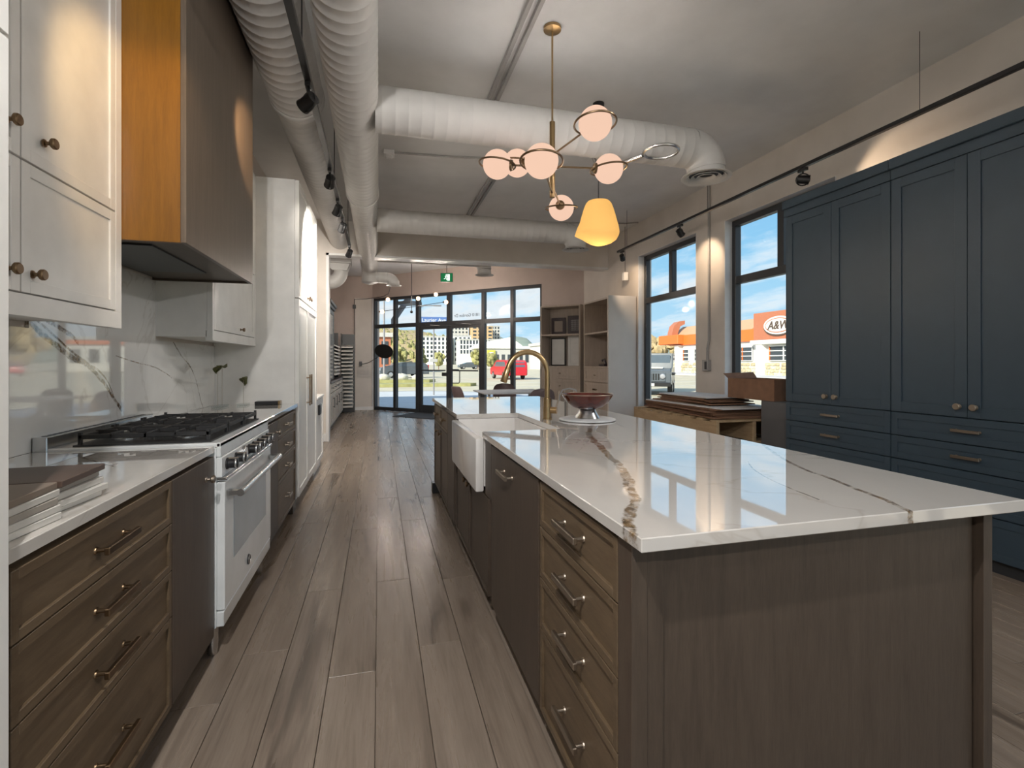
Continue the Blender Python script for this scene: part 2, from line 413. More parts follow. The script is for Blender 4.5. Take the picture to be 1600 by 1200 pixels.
for i in range(6):
    MB(SF).box(U[i]+.04, U[i+1]-.04, -.004, .004, ZT+.05, 2.90).build('pane', M_glass, sf)
    if i not in (2, 3): MB(SF).box(U[i]+.04, U[i+1]-.04, -.004, .004, .09, ZT-.05).build('pane', M_glass, sf)
sbox(-.06, .0, 0, 2.97, 'side_casing', M_trim, -.075, -.05)
for k, (a, b) in enumerate(((U[2]+.055, U[3]), (U[3], U[4]-.045))):
    d = structure(thing('door_%d' % (k+1), None, None, tuple(SF @ Vector(((a+b)/2, 0, 0)))))
    st = .075; a += .004; b -= .004
    sbox(a, a+st, .01, ZT-.055, 'stile', par=d, y0=-.03, y1=.03); sbox(b-st, b, .01, ZT-.055, 'stile', par=d, y0=-.03, y1=.03)
    sbox(a+st, b-st, .01, .20, 'bottom_rail', par=d, y0=-.03, y1=.03); sbox(a+st, b-st, ZT-.13, ZT-.055, 'top_rail', par=d, y0=-.03, y1=.03)
    MB(SF).box(a+st, b-st, -.004, .004, .20, ZT-.13).build('pane', M_glass, d)
    MB(SF).box(a+st, b-st, -.075, -.05, 1.055, 1.085, .004).build('push_bar', M_dark, d)
    ue = b-st/2 if k == 0 else a+st/2
    if k == 0: MB(SF).box(b-.19, b-.02, -.06, -.03, .93, 1.02, .004).build('lock_box', M_dark, d)
    else:
        x = a+st+.07
        MB(SF).tube([(a+st/2, .03, 1.09), (a+st/2, .10, 1.09), (x+.05, .10, 1.09), (x+.08, .10, 1.05), (x+.08, .10, .80), (x+.05, .10, .76), (a+st/2, .10, .76), (a+st/2, .03, .76)], .012, 8).build('pull_handle', M_dark, d)
    MB(SF).tube([((a+b)/2-.25, -.04, ZT-.02), ((a+b)/2, -.16, ZT-.04), ((a+b)/2+.2, -.05, ZT-.06)], .012, 6).build('closer_arm', M_steel, d)

def text_mesh(txt, size, mat, M, depth=.004, bold=False, shear=0):
    cu = bpy.data.curves.new('txt', 'FONT'); cu.body = txt; cu.size = size; cu.extrude = depth; cu.align_x = 'CENTER'; cu.align_y = 'CENTER'; cu.shear = shear
    cu.offset = size*.02 if bold else 0; cu.resolution_u = 3
    ob = bpy.data.objects.new('txt', cu); COL.objects.link(ob)
    dg = bpy.context.evaluated_depsgraph_get(); me = bpy.data.meshes.new_from_object(ob.evaluated_get(dg))
    bpy.data.objects.remove(ob); me.transform(M); me.materials.clear(); me.materials.append(mat)
    return me
def text_obj(name, txt, size, mat, M, parent=None, **kw):
    me = text_mesh(txt, size, mat, M, **kw); og = off(parent) if parent else M.translation.copy()
    me.transform(Matrix.Translation(-og)); o = bpy.data.objects.new(name, me); COL.objects.link(o)
    if parent: o.parent = parent
    else: o.location = og
    OFF[o.name] = og; return o
# lettering on the glass above the door: it reads from the street, so it is mirrored from inside
mid = SF @ Matrix.Translation(((U[3]+U[4])/2, .012, ZT+.17)) @ Matrix.Rotation(PI/2, 4, 'X') @ Matrix.Rotation(PI, 4, 'Y')
text_obj('address_lettering', '1810 Gordon Dr', .108, M_black, mid, sf, depth=.001)
# grey canopy strut outside the left panes
st = thing('canopy_strut', 'grey diagonal canopy strut outside the top left storefront panes', 'strut', tuple(SF @ Vector((.05, .16, 2.4))))
M_strut = paint('grey steel', (.22, .23, .25), .5)
MB(SF).extrude([(.10, .5, 2.30), (.10, .5, 2.46), (.75, .5, 3.15), (.90, .5, 3.15)], (0, .1, 0)).build('brace', M_strut, st)
MB(SF).box(.55, 1.10, .16, .62, 2.80, 2.88, .004).build('bracket', M_strut, st)

# ---------------------------------------------------------------- cabinet making
def panel_front(M, u0, u1, z0, z1, mat, name, parent, fw=.055, t=.02, rec=.008, g=.0018, flat=False):
    u0 += g; u1 -= g; z0 += g; z1 -= g
    mb = MB(M)
    if flat: mb.box(u0, u1, -.013, t, z0, z1, .0015)
    else:
        mb.box(u0+fw-.004, u1-fw+.004, -.013, t-rec, z0+fw-.004, z1-fw+.004)
        mb.box(u0, u0+fw, -.013, t, z0, z1, .0012); mb.box(u1-fw, u1, -.013, t, z0, z1, .0012)
        mb.box(u0+fw, u1-fw, -.013, t, z0, z0+fw, .0012); mb.box(u0+fw, u1-fw, -.013, t, z1-fw, z1, .0012)
    return mb.build(name, mat, parent)
def pull(M, uc, z, L, parent, mat, name='pull', n0=.012, h=.028, w=.019, vertical=False):
    mb = MB(M); a = L*.40
    def P(u, n, zz): return (uc+u, n, z+zz) if not vertical else (uc+zz, n, z+u)
    for sgn in (-1, 1):
        mb.cyl(P(sgn*a, n0-.002, 0), P(sgn*a, n0+.004, 0), .011, .009, 12)
        mb.cyl(P(sgn*a, n0, 0), P(sgn*a, n0+h, 0), .0055, .0055, 10)
    if vertical: mb.box(uc-w/2, uc+w/2, n0+h-.003, n0+h+.009, z-L/2, z+L/2, .002)
    else: mb.box(uc-L/2, uc+L/2, n0+h-.003, n0+h+.009, z-w/2, z+w/2, .002)
    return mb.build(name, mat, parent)
def knob(M, uc, z, parent, mat, r=.016, n0=.02, name='knob'):
    return MB(M).lathe([(r*.75, 0), (r*.7, .003), (r*.36, .006), (r*.33, .016), (r*.8, .019), (r, .023), (r, .030), (r*.85, .033)], (uc, n0-.001, z), 16, (0, 1, 0)).build(name, mat, parent)
def carcass(M, u0, u1, z0, z1, depth, mat, parent, toe=.10, toem=None, side=.018):
    mb = MB(M).box(u0, u1, -depth, -.014, max(z0, toe) if z0 < toe else z0, z1)
    mb.build('body', mat, parent)
    if z0 < toe: MB(M).box(u0, u1, -depth, -.06, 0, toe).build('toe_kick', toem or mat, parent)
def base_origin(M, u0, u1, z=0): p = M @ Vector(((u0+u1)/2, 0, z)); return (p.x, p.y, z)

# ---------------------------------------------------------------- left run, facing +X
FL = -.695; ML = face_px(FL); DL = FL-XWL-.004
ZD = [.872, .727, .568, .412, .105]
def drawer_base(name, label, M, u0, u1, zs, mat_f, mat_b, depth, L, pm, group, fw=.022, stile=.0, ends=(0, 0)):
    c = thing(name, label, 'cabinet', base_origin(M, u0, u1), group)
    carcass(M, u0, u1, 0, .884, depth, mat_b, c)
    for a, b in zip(zs[1:], zs[:-1]):
        d = panel_front(M, u0+ends[0], u1-ends[1], a, b, mat_f, 'drawer', c, fw)
        pull(M, (u0+u1)/2, (a+b)/2, L, d, pm)
    return c
drawer_base('drawer_cabinet', 'walnut four drawer base cabinet left of the range, under the tile stacks', ML, 1.16, 1.925, ZD, M_woodh, M_woodv, DL, .175, M_dbrass, 'walnut base cabinets on the range wall')
c = thing('pull_out_cabinet', 'narrow flat walnut pull-out cabinet between drawers and white range', 'cabinet', base_origin(ML, 1.93, 2.37), 'walnut base cabinets on the range wall')
carcass(ML, 1.928, 2.372, 0, .884, DL, M_woodv, c)
d = panel_front(ML, 1.928, 2.372, .105, .872, M_woodv, 'door', c, flat=True); knob(ML, 2.27, .795, d, M_nickel)
c = thing('pull_out_cabinet', 'narrow flat walnut pull-out cabinet just beyond the white range', 'cabinet', base_origin(ML, 3.35, 3.76), 'walnut base cabinets on the range wall')
carcass(ML, 3.348, 3.758, 0, .884, DL, M_woodv, c)
d = panel_front(ML, 3.348, 3.758, .105, .872, M_woodv, 'door', c, flat=True); knob(ML, 3.69, .795, d, M_nickel)
drawer_base('drawer_cabinet', 'walnut four drawer base cabinet beside the tall white pantry', ML, 3.76, 4.50, ZD, M_woodh, M_woodv, DL, .13, M_nickel, 'walnut base cabinets on the range wall')
tag(MB(ML).box(4.503, 4.652, -DL, .0, .0, .884, .002).build('filler_panel', M_woodv, None, base_origin(ML, 4.5, 4.65)), 'narrow walnut filler panel between drawer cabinet and white pantry', 'panel')
c = thing('tall_cabinet', 'tall white cabinet cut off by the left picture edge', 'cabinet', (-1.0, .7, 0))
MB().box(-1.33, -.69, .3, 1.125, .10, 2.98).build('body', M_white, c); MB().box(-1.33, -.74, .3, 1.125, 0, .10).build('toe_kick', M_white, c)
MT = face_px(-.676)
for z0, z1 in ((.10, 1.865), (1.868, 2.98)): d = panel_front(MT, .303, 1.125, z0, z1, M_white, 'door', c, .075, rec=.006); pull(MT, .40, 1.1 if z0 < 1 else 2.02, .22, d, M_dbrass, vertical=True)

Q_left = quartz('veined quartz range wall', [([(2.30, 1.46), (2.421, 1.403), (2.513, 1.353), (2.646, 1.298), (2.77, 1.258), (2.879, 1.195), (2.987, 1.11), (3.083, 1.03)], .016),
    ([(2.36, 1.47), (2.60, 1.345), (2.76, 1.270), (2.90, 1.215), (3.0, 1.12)], .007), ([(2.48, 1.44), (2.62, 1.40), (2.70, 1.36)], .014),
    ([(3.70, 1.46), (3.777, 1.41), (3.931, 1.314), (4.111, 1.228), (4.215, 1.131), (4.297, 1.006), (4.368, .917)], .008),
    ([(3.05, 1.30), (3.25, 1.27), (3.5, 1.24), (3.75, 1.17)], .004)], ('Y', 'Z'), base=(.76, .755, .73), rough=.045)
Q_lct = quartz('veined quartz range counter', [([(1.2, -.98), (1.8, -1.02), (2.2, -1.12), (2.45, -1.25)], .006), ([(2.0, -.88), (2.2, -1.06), (2.38, -1.2)], .006), ([(3.6, -1.0), (4.0, -1.18), (4.368, -1.33)], .008)], ('Y', 'X'), base=(.60, .57, .53))
ct = thing('worktop', 'white veined quartz worktop along the range wall', 'worktop', (-1.0, 2.9, .885))
MB().box(XWL+.004, -.676, 1.13, 2.374, .885, .915, .002).build('slab', Q_lct, ct)
MB().box(XWL+.004, -.676, 3.346, 4.652, .885, .915, .002).build('slab', Q_lct, ct)
bs = thing('backsplash', 'glossy white quartz backsplash with brown veins behind the range', 'backsplash', (XWL+.007, 2.9, .916))
for a, b, zt in ((1.13, 2.3705, 1.404), (2.3705, 3.5165, 1.768), (3.5165, 4.652, 1.404)): MB().box(XWL+.001, XWL+.014, a, b, .916, zt).build('slab', Q_left, bs)

# white range
R0, R1 = 2.385, 3.335; rc = (R0+R1)/2
rg = thing('range_cooker', 'white freestanding gas range cooker with seven black knobs', 'range', (-.99, rc, 0))
MB().box(-1.31, -.672, R0, R1, .13, .905, .003).build('body', M_range, rg)
MB().box(-1.31, -.655, R0, R1, .906, .925, .004).box(-.672, -.655, R0, R1, .862, .926, .004).build('cooktop', M_range, rg)
MB().box(-1.20, -.70, R0+.03, R1-.03, .9255, .932).build('burner_tray', M_iron, rg)
bg = MB().box(-1.318, -1.268, R0-.005, R1+.005, .905, .972, .003).build('back_trim', M_steel, rg)
for k in range(24): MB().box(-1.305, -1.285, R0+.03+k*.0373, R0+.052+k*.0373, .972, .9735).build('vent_slot', M_black, bg)
cp = MB().box(-.672, -.650, R0+.002, R1-.002, .775, .862, .003).build('control_panel', M_range, rg)
MB().box(-.672, -.632, R0+.002, R1-.002, .762, .776, .003).build('ledge', M_steel, cp)
for y in (2.46, 2.60, 2.84, 2.93, 3.04, 3.15, 3.26):
    kb = MB().lathe([(.026, 0), (.026, .006), (.021, .008), (.0215, .034), (.024, .036), (.024, .042), (.02, .044)], (-.650, y, .822), 20, (1, 0, 0)).build('control_knob', M_black, rg)
    MB().lathe([(.0245, 0), (.0255, .002), (.0255, .005), (.0245, .007)], (-.614, y, .822), 20, (1, 0, 0)).build('rim', M_steel, kb)
    MB().box(-.644, -.603, y-.003, y+.003, .842, .848, .001).build('pointer', M_nickel, kb)
gg = MB().lathe([(.034, 0), (.034, .012), (.031, .016), (.027, .013)], (-.650, 2.735, .825), 24, (1, 0, 0)).build('thermometer', M_steel, rg)
MB().lathe([(.026, 0), (.026, .003)], (-.638, 2.735, .825), 24, (1, 0, 0)).build('dial', M_cardw, gg)
od = MB().box(-.672, -.640, R0+.004, R1-.004, .205, .755, .004).build('oven_door', M_range, rg)
MB().box(-.641, -.6385, R0+.14, R1-.14, .38, .66, .002).build('window', M_glassd, od)
hb = MB()
hb.cyl((-.585, R0+.03, .700), (-.585, R1-.03, .700), .016, None, 16)
for y in (R0+.05, R1-.05): hb.box(-.640, -.575, y-.018, y+.018, .685, .715, .006)
hb.build('handle', M_steel, od)
bd = MB().lathe([(.026, 0), (.026, .004), (.022, .006)], (-.640, 2.79, .272), 24, (1, 0, 0)).build('badge', M_dark, od)
MB().torus((-.6335, 2.79, .272), .021, .0018, (1, 0, 0), 24, 6).build('badge_ring', M_steel, bd)
text_obj('badge_letters', 'B', .026, M_steel, Matrix.Translation((-.634, 2.79, .272)) @ Matrix.Rotation(PI/2, 4, 'Z') @ Matrix.Rotation(PI/2, 4, 'X'), bd, depth=.0008)
MB().box(-.672, -.643, R0+.004, R1-.004, .135, .200, .003).build('bottom_panel', M_range, rg)
for x in (-.70, -1.25):
    for y in (R0+.05, R1-.05): MB().lathe([(.016, 0), (.020, .006), (.022, .02), (.024, .13)], (x, y, 0), 16).build('leg', M_steel, rg)
for gi in range(3):
    y0 = R0+.045+gi*.293; y1 = y0+.275; z = .972
    g = MB()
    for yy in (y0, y1-.012): g.box(-1.19, -.71, yy, yy+.012, z-.018, z, .002)
    for xx in (-1.19, -.958, -.722): g.box(xx, xx+.012, y0, y1, z-.018, z, .002)
    for xx in (-1.075, -.84):
        ym = (y0+y1)/2
        g.box(xx-.005, xx+.005, y0, ym-.035, z-.014, z+.004, .002); g.box(xx-.005, xx+.005, ym+.035, y1, z-.014, z+.004, .002)
        g.box(xx-.115, xx-.035, ym-.005, ym+.005, z-.014, z+.004, .002); g.box(xx+.035, xx+.115, ym-.005, ym+.005, z-.014, z+.004, .002)
    for xx in (-1.19, -.722):
        for yy in (y0, y1-.012): g.box(xx, xx+.012, yy, yy+.012, .932, z+.010)
    g.build('grate', M_iron, rg)
    for xx in (-1.075, -.84):
        ym = (y0+y1)/2
        b = MB().lathe([(.055, .932), (.055, .940), (.045, .944)], (xx, ym, 0), 24).build('burner', M_steel, rg)
        MB().lathe([(.036, .944), (.038, .952), (.030, .957)], (xx, ym, 0), 24).build('burner_cap', M_iron, b)

# hood
hd = thing('range_hood', 'tall walnut box range hood above the white range', 'range hood', (-1.05, 2.94, 1.77))
HY0, HY1, HXF, HZ = 2.372, 3.515, -.78, 1.77
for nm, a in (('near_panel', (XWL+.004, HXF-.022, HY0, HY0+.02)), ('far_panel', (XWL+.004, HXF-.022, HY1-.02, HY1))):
    MB().box(*a, HZ, H-.004, .001).build(nm, M_hoodglow if nm == 'near_panel' else M_woodv, hd)
MB().box(HXF-.021, HXF, HY0, HY1, HZ, H-.004, .001).build('front_panel', M_hoodf, hd)
MB().box(XWL+.02, HXF-.022, HY0+.02, HY1-.02, HZ+.012, HZ+.03).build('bottom_panel', M_woodv, hd)
MB().box(-1.28, -.95, HY0+.12, HY1-.32, HZ+.004, HZ+.012).build('filter_insert', M_dark, hd)

# upper cabinets
MU = face_px(-1.03); DU = -1.03-XWL-.004
def upper(name, label, u0, u1, splits, zsplit):
    c = thing(name, label, 'cabinet', base_origin(MU, u0, u1, 1.406), 'white wall cabinets')
    MB(MU).box(u0, u1, -DU, -.014, 1.43, 2.85).build('body', M_white, c)
    MB(MU).box(u0, u1, -.02, .02, 1.406, 1.472, .001).build('light_rail', M_white, c)
    MB(MU).box(u1-.045, u1, -.013, .02, 1.472, 2.85, .001).build('stile', M_white, c)
    if u0 > 3: MB(MU).box(u0, u0+.03, -.013, .02, 1.472, 2.85, .001).build('stile', M_white, c)
    return c
c = upper('wall_cabinet', 'white wall cabinet left of the walnut hood with brass knobs', 1.14, 2.368, None, None)
for (a, b, z0, z1, ku, kz) in ((1.78, 2.322, 1.475, 1.865, 1.83, 1.535), (1.78, 2.322, 1.868, 2.85, 1.885, 1.955), (1.24, 1.777, 1.475, 1.865, 1.72, 1.535), (1.24, 1.777, 1.868, 2.85, 1.72, 1.955)):
    d = panel_front(MU, a, b, z0, z1, M_white, 'door', c, .038, rec=.006); knob(MU, ku, kz, d, M_dbrass, .017)
c = upper('wall_cabinet', 'white wall cabinet between the walnut hood and the tall pantry', 3.518, 4.652, None, None)
for (a, b, z0, z1, ku, kz) in ((3.55, 4.605, 1.475, 2.0, 4.17, 1.515), (3.55, 4.605, 2.003, 2.85, 4.17, 2.05)):
    d = panel_front(MU, a, b, z0, z1, M_white, 'door', c, .045, rec=.006); knob(MU, ku, kz, d, M_dbrass, .014)
# pantry
MP = face_px(-.69); c = thing('pantry_cabinet', 'tall white pantry cabinet with four doors past the wall cabinets', 'cabinet', base_origin(MP, 4.66, 5.94))
MB(MP).box(4.656, 5.94, -.64, -.014, .10, 2.85).build('body', M_white, c); MB(MP).box(4.656, 5.94, -.64, -.05, 0, .10).build('toe_kick', M_white, c)
for a, b, ku in ((4.66, 5.258, 5.20), (5.262, 5.94, 5.33)):
    d = panel_front(MP, a, b, .10, 1.825, M_white, 'door', c, .06); pull(MP, ku, 1.0, .30, d, M_dbrass, 'pull', vertical=True)
    d = panel_front(MP, a, b, 1.83, 2.85, M_white, 'door', c, .06); knob(MP, ku, 1.89, d, M_dbrass, .018)
c = thing('low_cabinet', 'low white cabinet with black cup pull beyond the tall pantry', 'cabinet', base_origin(MP, 5.95, 6.6))
MB(MP).box(5.945, 6.6, -.64, -.014, 0, .85).build('body', M_white, c); MB(MP).box(5.945, 6.62, -.64, .03, .85, .875, .003).build('top', M_white, c)
d = panel_front(MP, 5.95, 6.6, .10, .84, M_white, 'door', c, .06); MB(MP).box(6.12, 6.30, .012, .035, .66, .78, .004).build('pull', M_black, d)

# things on the range counter
def slab(name, label, cx, cy, z, a, b, t, rot, mat, group):
    o = MB().box(-a/2, a/2, -b/2, b/2, 0, t, .0015).build(name, mat, None); o.location = (cx, cy, z); o.rotation_euler.z = rot
    return tag(o, label, 'tile', group)
M_t1 = paint('pale tile', (.60, .58, .54), .3); M_t2 = paint('grey tile', (.34, .31, .27), .35); M_t3 = paint('dark brown tile', (.085, .055, .042), .4, var=.15); M_t4 = paint('taupe tile', (.21, .165, .13), .4)
names = [('white stone tile at the bottom of the nearer tile stack', M_t1), ('white stone tile second from bottom in the nearer stack', M_t1), ('grey stone tile in the middle of the nearer stack', M_t2), ('white stone tile second from top in the nearer stack', M_t1), ('taupe tile on top of the nearer stack', M_t4)]
for i, (lb, m) in enumerate(names): slab('stone_tile', lb, -.812, 1.249+.003*(i % 2), .9155+i*.0165, .22, .232-.006*(i % 3), .0155, .03*(i-2), m, 'stone tiles in the nearer stack')
names = [('white stone tile at the bottom of the farther tile stack', M_t1), ('white stone tile second in the farther stack', M_t1), ('pale tile in the middle of the farther stack', M_t1), ('grey tile under the dark tile in the farther stack', M_t2), ('dark brown tile on top of the farther stack', M_t3)]
for i, (lb, m) in enumerate(names): slab('stone_tile', lb, -.835+.008*((i*2) % 3), 1.475, .9155+i*.0165, .22, .215, .0155, .04*(i-2)-.02, m, 'stone tiles in the farther stack')
M_leaf = paint('olive bronze leaf', (.115, .115, .035), .35, .3, var=.3, scale=25)
def leaf_stand(label, x, y, leaves, w):
    t = thing('leaf_ornament', label, 'ornament', (x, y, .9155), 'leaf ornaments on the counter')
    MB().box(x-.035, x+.035, y-w/2, y+w/2, .9155, .9305, .002).build('base', M_acr, t)
    for (dy, h, L, tilt) in leaves:
        MB().cyl((x, y+dy, .930), (x, y+dy, h), .0016, None, 6).build('stem', M_nickel, t)
        mb = MB(Matrix.Translation((x, y+dy, h)) @ Matrix.Rotation(tilt, 4, 'X'))
        pts = []
        for k in range(9):
            a = k/8; wv = math.sin(PI*min(1, a*1.05))*L*.42*(1.15-a*.5)
            pts.append((a, wv))
        top = [(wv*.7+.006*math.sin(a*9), -L*.4+a*L, .012*math.sin(a*6)+.25*wv) for a, wv in pts]; bot = [(-wv*.7, -L*.4+a*L, .25*wv-.006) for a, wv in pts]
        midl = [(0, -L*.4+a*L, -.012+.01*math.sin(a*5)) for a, wv in pts]
        for i in range(8):
            for A, B in ((top, midl), (midl, bot)):
                mb.quad([A[i], A[i+1], B[i+1], B[i]])
        o = mb.build('leaf', M_leaf, t); sm = o.modifiers.new('thick', 'SOLIDIFY'); sm.thickness = .003
leaf_stand('pair of olive leaf ornaments on a clear acrylic base by the backsplash', -1.21, 4.40, ((-.06, 1.215, .13, .5), (.05, 1.235, .15, .15)), .22)
leaf_stand('single olive leaf ornament on a clear acrylic base beside the black tray', -1.08, 4.55, ((0, 1.125, .12, -.5),), .12)
t = thing('card_box', 'small black box with brass end on the counter by the pantry', 'box', (-.90, 4.57, .9155))
MB().box(-.99, -.815, 4.52, 4.62, .9155, .945, .003).build('box', M_black, t); MB().box(-.815, -.80, 4.53, 4.61, .9155, .948, .002).build('end_cap', M_brass, t)

# ---------------------------------------------------------------- island, front facing -X
FI = .542; MI = face_mx(FI); IX1 = 1.565
ZI = [.872, .722, .552, .382, .105]
G_is = 'island base cabinets'
drawer_base('drawer_cabinet', 'walnut four drawer island cabinet at the near end of the island', MI, 1.03, 1.598, ZI, M_woodh, M_woodv, .58, .175, M_nickel, G_is)
c = thing('panelled_dishwasher', 'flat walnut dishwasher panel on the island beside the farmhouse sink', 'dishwasher', base_origin(MI, 1.6, 2.35))
carcass(MI, 1.602, 2.352, 0, .884, .58, M_woodv, c)
d = panel_front(MI, 1.61, 2.345, .105, .872, M_woodv, 'door', c, flat=True); pull(MI, 2.02, .80, .16, d, M_nickel, n0=.02)
c = thing('sink_cabinet', 'walnut sink base cabinet with two doors under the farmhouse sink', 'cabinet', base_origin(MI, 2.36, 3.57), G_is)
MB(MI).box(2.356, 3.566, -.58, -.014, .10, .60).build('body', M_woodv, c); MB(MI).box(2.356, 3.566, -.58, -.06, 0, .10).build('toe_kick', M_woodv, c)
MB(MI).box(2.356, 2.495, -.03, .018, .60, .884, .001).build('stile', M_woodv, c); MB(MI).box(3.425, 3.566, -.03, .018, .60, .884, .001).build('stile', M_woodv, c)
for a, b, k in ((2.42, 2.957, 2.90), (2.96, 3.50, 3.02)):
    d = panel_front(MI, a, b, .105, .595, M_woodv, 'door', c, .018); knob(MI, k, .555, d, M_dbrass, .016)
c = thing('island_end_cabinet', 'walnut island cabinet of drawers over doors beyond the sink', 'cabinet', base_origin(MI, 3.57, 4.95), G_is)
carcass(MI, 3.57, 4.93, 0, .884, .58, M_woodv, c, toem=M_black)
for a, b, k in ((3.93, 4.41, 4.33), (4.415, 4.90, 4.55)):
    d = panel_front(MI, a, b, .70, .872, M_woodh, 'drawer', c, .02); pull(MI, (a+b)/2, .79, .14, d, M_dbrass)
    d = panel_front(MI, a, b, .105, .697, M_woodv, 'door', c, .02); knob(MI, k, .65, d, M_dbrass, .015)
panel_front(MI, 3.575, 3.925, .105, .872, M_woodv, 'panel', c, flat=True)
MB().box(.50, .60, 4.86, 4.96, 0, .10, .003).build('foot', M_black, c)
# back and near end of the island
t = thing('kitchen_island', 'dark walnut panelled end of the kitchen island facing the camera', 'kitchen island', (1.05, .97, 0))
MB().box(.560, IX1-.03, .975, .992, 0, .884).build('end_board', M_woodv, t)
MB().box(.522, .560, .965, 1.028, 0, .884, .001).build('corner_post', M_woodv, t); MB().box(.560, .60, .968, .976, 0, .884, .001).build('batten', M_woodv, t)
MB().box(IX1-.018, IX1+.014, .955, 1.03, 0, .884, .001).build('corner_post', M_woodv, t)
MB().box(1.13, IX1, 1.035, 4.93, 0, .884).build('back_board', M_woodv, t)

Q_isl = quartz('veined quartz island', [([(.86, .470), (.934, .50), (1.071, .576), (1.227, .666), (1.49, .771), (1.829, .871), (2.152, .96), (2.42, 1.065), (2.72, 1.233)], .018),
    ([(.87, 1.205), (1.0, 1.262), (1.096, 1.289), (1.244, 1.338), (1.333, 1.36), (1.514, 1.438), (1.8, 1.60)], .009),
    ([(2.5, 1.30), (2.7, 1.34), (2.9, 1.40)], .006), ([(1.05, 1.10), (1.3, 1.16), (1.5, 1.27)], .003), ([(3.4, .7), (3.8, .62), (4.4, .9)], .008)], ('Y', 'X'))
ct = thing('island_worktop', 'glossy white quartz island worktop with brown veins', 'worktop', (1.06, 2.94, .885))
X0, X1, Y0, Y1 = .510, 1.612, .903, 4.98; SY0, SY1, SX = 2.505, 3.375, .942
MB().prism([(X0, Y0), (X1, Y0), (X1, Y1), (X0, Y1), (X0, SY1), (SX, SY1), (SX, SY0), (X0, SY0)], .885, .915, .002).build('slab', Q_isl, ct)
# farmhouse sink
sk = thing('farmhouse_sink', 'white apron front farmhouse sink set into the island', 'sink', (.72, 2.94, .62))
sy0, sy1 = 2.508, 3.372; sx0, sx1 = .476, .936
mb = MB()
mb.box(sx0, sx0+.045, sy0, sy1, .605, .880, .010, 2)
mb.build('apron', M_sink, sk)
mb = MB().box(sx1-.025, sx1, sy0, sy1, .635, .884).box(sx0+.045, sx1-.025, sy0, sy0+.025, .635, .884).box(sx0+.045, sx1-.025, sy1-.025, sy1, .635, .884).box(sx0+.045, sx1-.025, sy0+.025, sy1-.025, .635, .655)
mb.build('basin', M_sink, sk)
MB().lathe([(.045, 0), (.045, .003), (.03, .004)], (.72, 2.94, .655), 20).build('drain', M_steel, sk)
# faucet
fc = thing('faucet', 'tall brass gooseneck pull-down faucet behind the sink', 'faucet', (1.014, 2.95, .915))
fx, fy = 1.014, 2.95; R = .128
MB().lathe([(.031, .9155), (.031, .921), (.026, .923), (.026, .995), (.024, .997), (.024, 1.045), (.020, 1.05)], (fx, fy, 0), 24).build('body', M_brass, fc)
pts = [(fx, fy, 1.04), (fx, fy, 1.12), (fx, fy, 1.205)]
for k in range(1, 15):
    a = PI*k/14*.93; pts.append((fx-R+R*math.cos(a), fy, 1.205+R*math.sin(a)))
MB().tube(pts, .0165, 16).build('spout', M_brass, fc)
e = Vector(pts[-1]); dn = (Vector(pts[-1])-Vector(pts[-2])).normalized()
MB().loft([MB().ring(e, dn, .0175, 16), MB().ring(e+dn*.004, dn, .0195, 16), MB().ring(e+dn*.085, dn, .021, 16), MB().ring(e+dn*.09, dn, .018, 16)]).build('spray_head', M_brass, fc)
hv = MB().cyl((fx+.018, fy-.012, .972), (fx+.052, fy-.034, .972), .021, .021, 16).build('valve', M_brass, fc)
MB().tube([(fx+.045, fy-.03, .98), (fx+.058, fy-.036, 1.03), (fx+.062, fy-.04, 1.09)], [.006, .005, .0045], 8).build('lever', M_nickel, hv)
# bowl and board
M_amber = paint('amber red glass', (.075, .011, .006), .08, var=.3, scale=8, spec=.8)
tag(MB().lathe([(.005, .9155), (.155, .9155), (.172, .919), (.172, .925), (.155, .929), (.005, .929)], (1.235, 2.84, 0), 40).build('serving_board', M_cardw, None, (1.235, 2.84, .9155)), 'round white board on the island under the red bowl', 'board')
bw = thing('pedestal_bowl', 'dark red glass bowl on a flared metal foot beside the faucet', 'bowl', (1.235, 2.84, .93))
MB().lathe([(.078, .9305), (.076, .934), (.058, .962), (.048, .982), (.040, .984), (.040, .978), (.06, .945)], (1.235, 2.84, 0), 32, cap=False).build('foot', M_steel, bw)
prof = [(.002, .983), (.055, .985), (.09, .996), (.122, 1.022), (.145, 1.052), (.157, 1.074), (.153, 1.074), (.140, 1.054), (.115, 1.028), (.08, 1.004), (.045, .993), (.002, .992)]
b = MB().lathe(prof, (1.235, 2.84, 0), 40).build('bowl', M_amber, bw)
MB().torus((1.235, 2.84, 1.074), .155, .0028, seg=40, rs=6).build('rim', M_nickel, b)

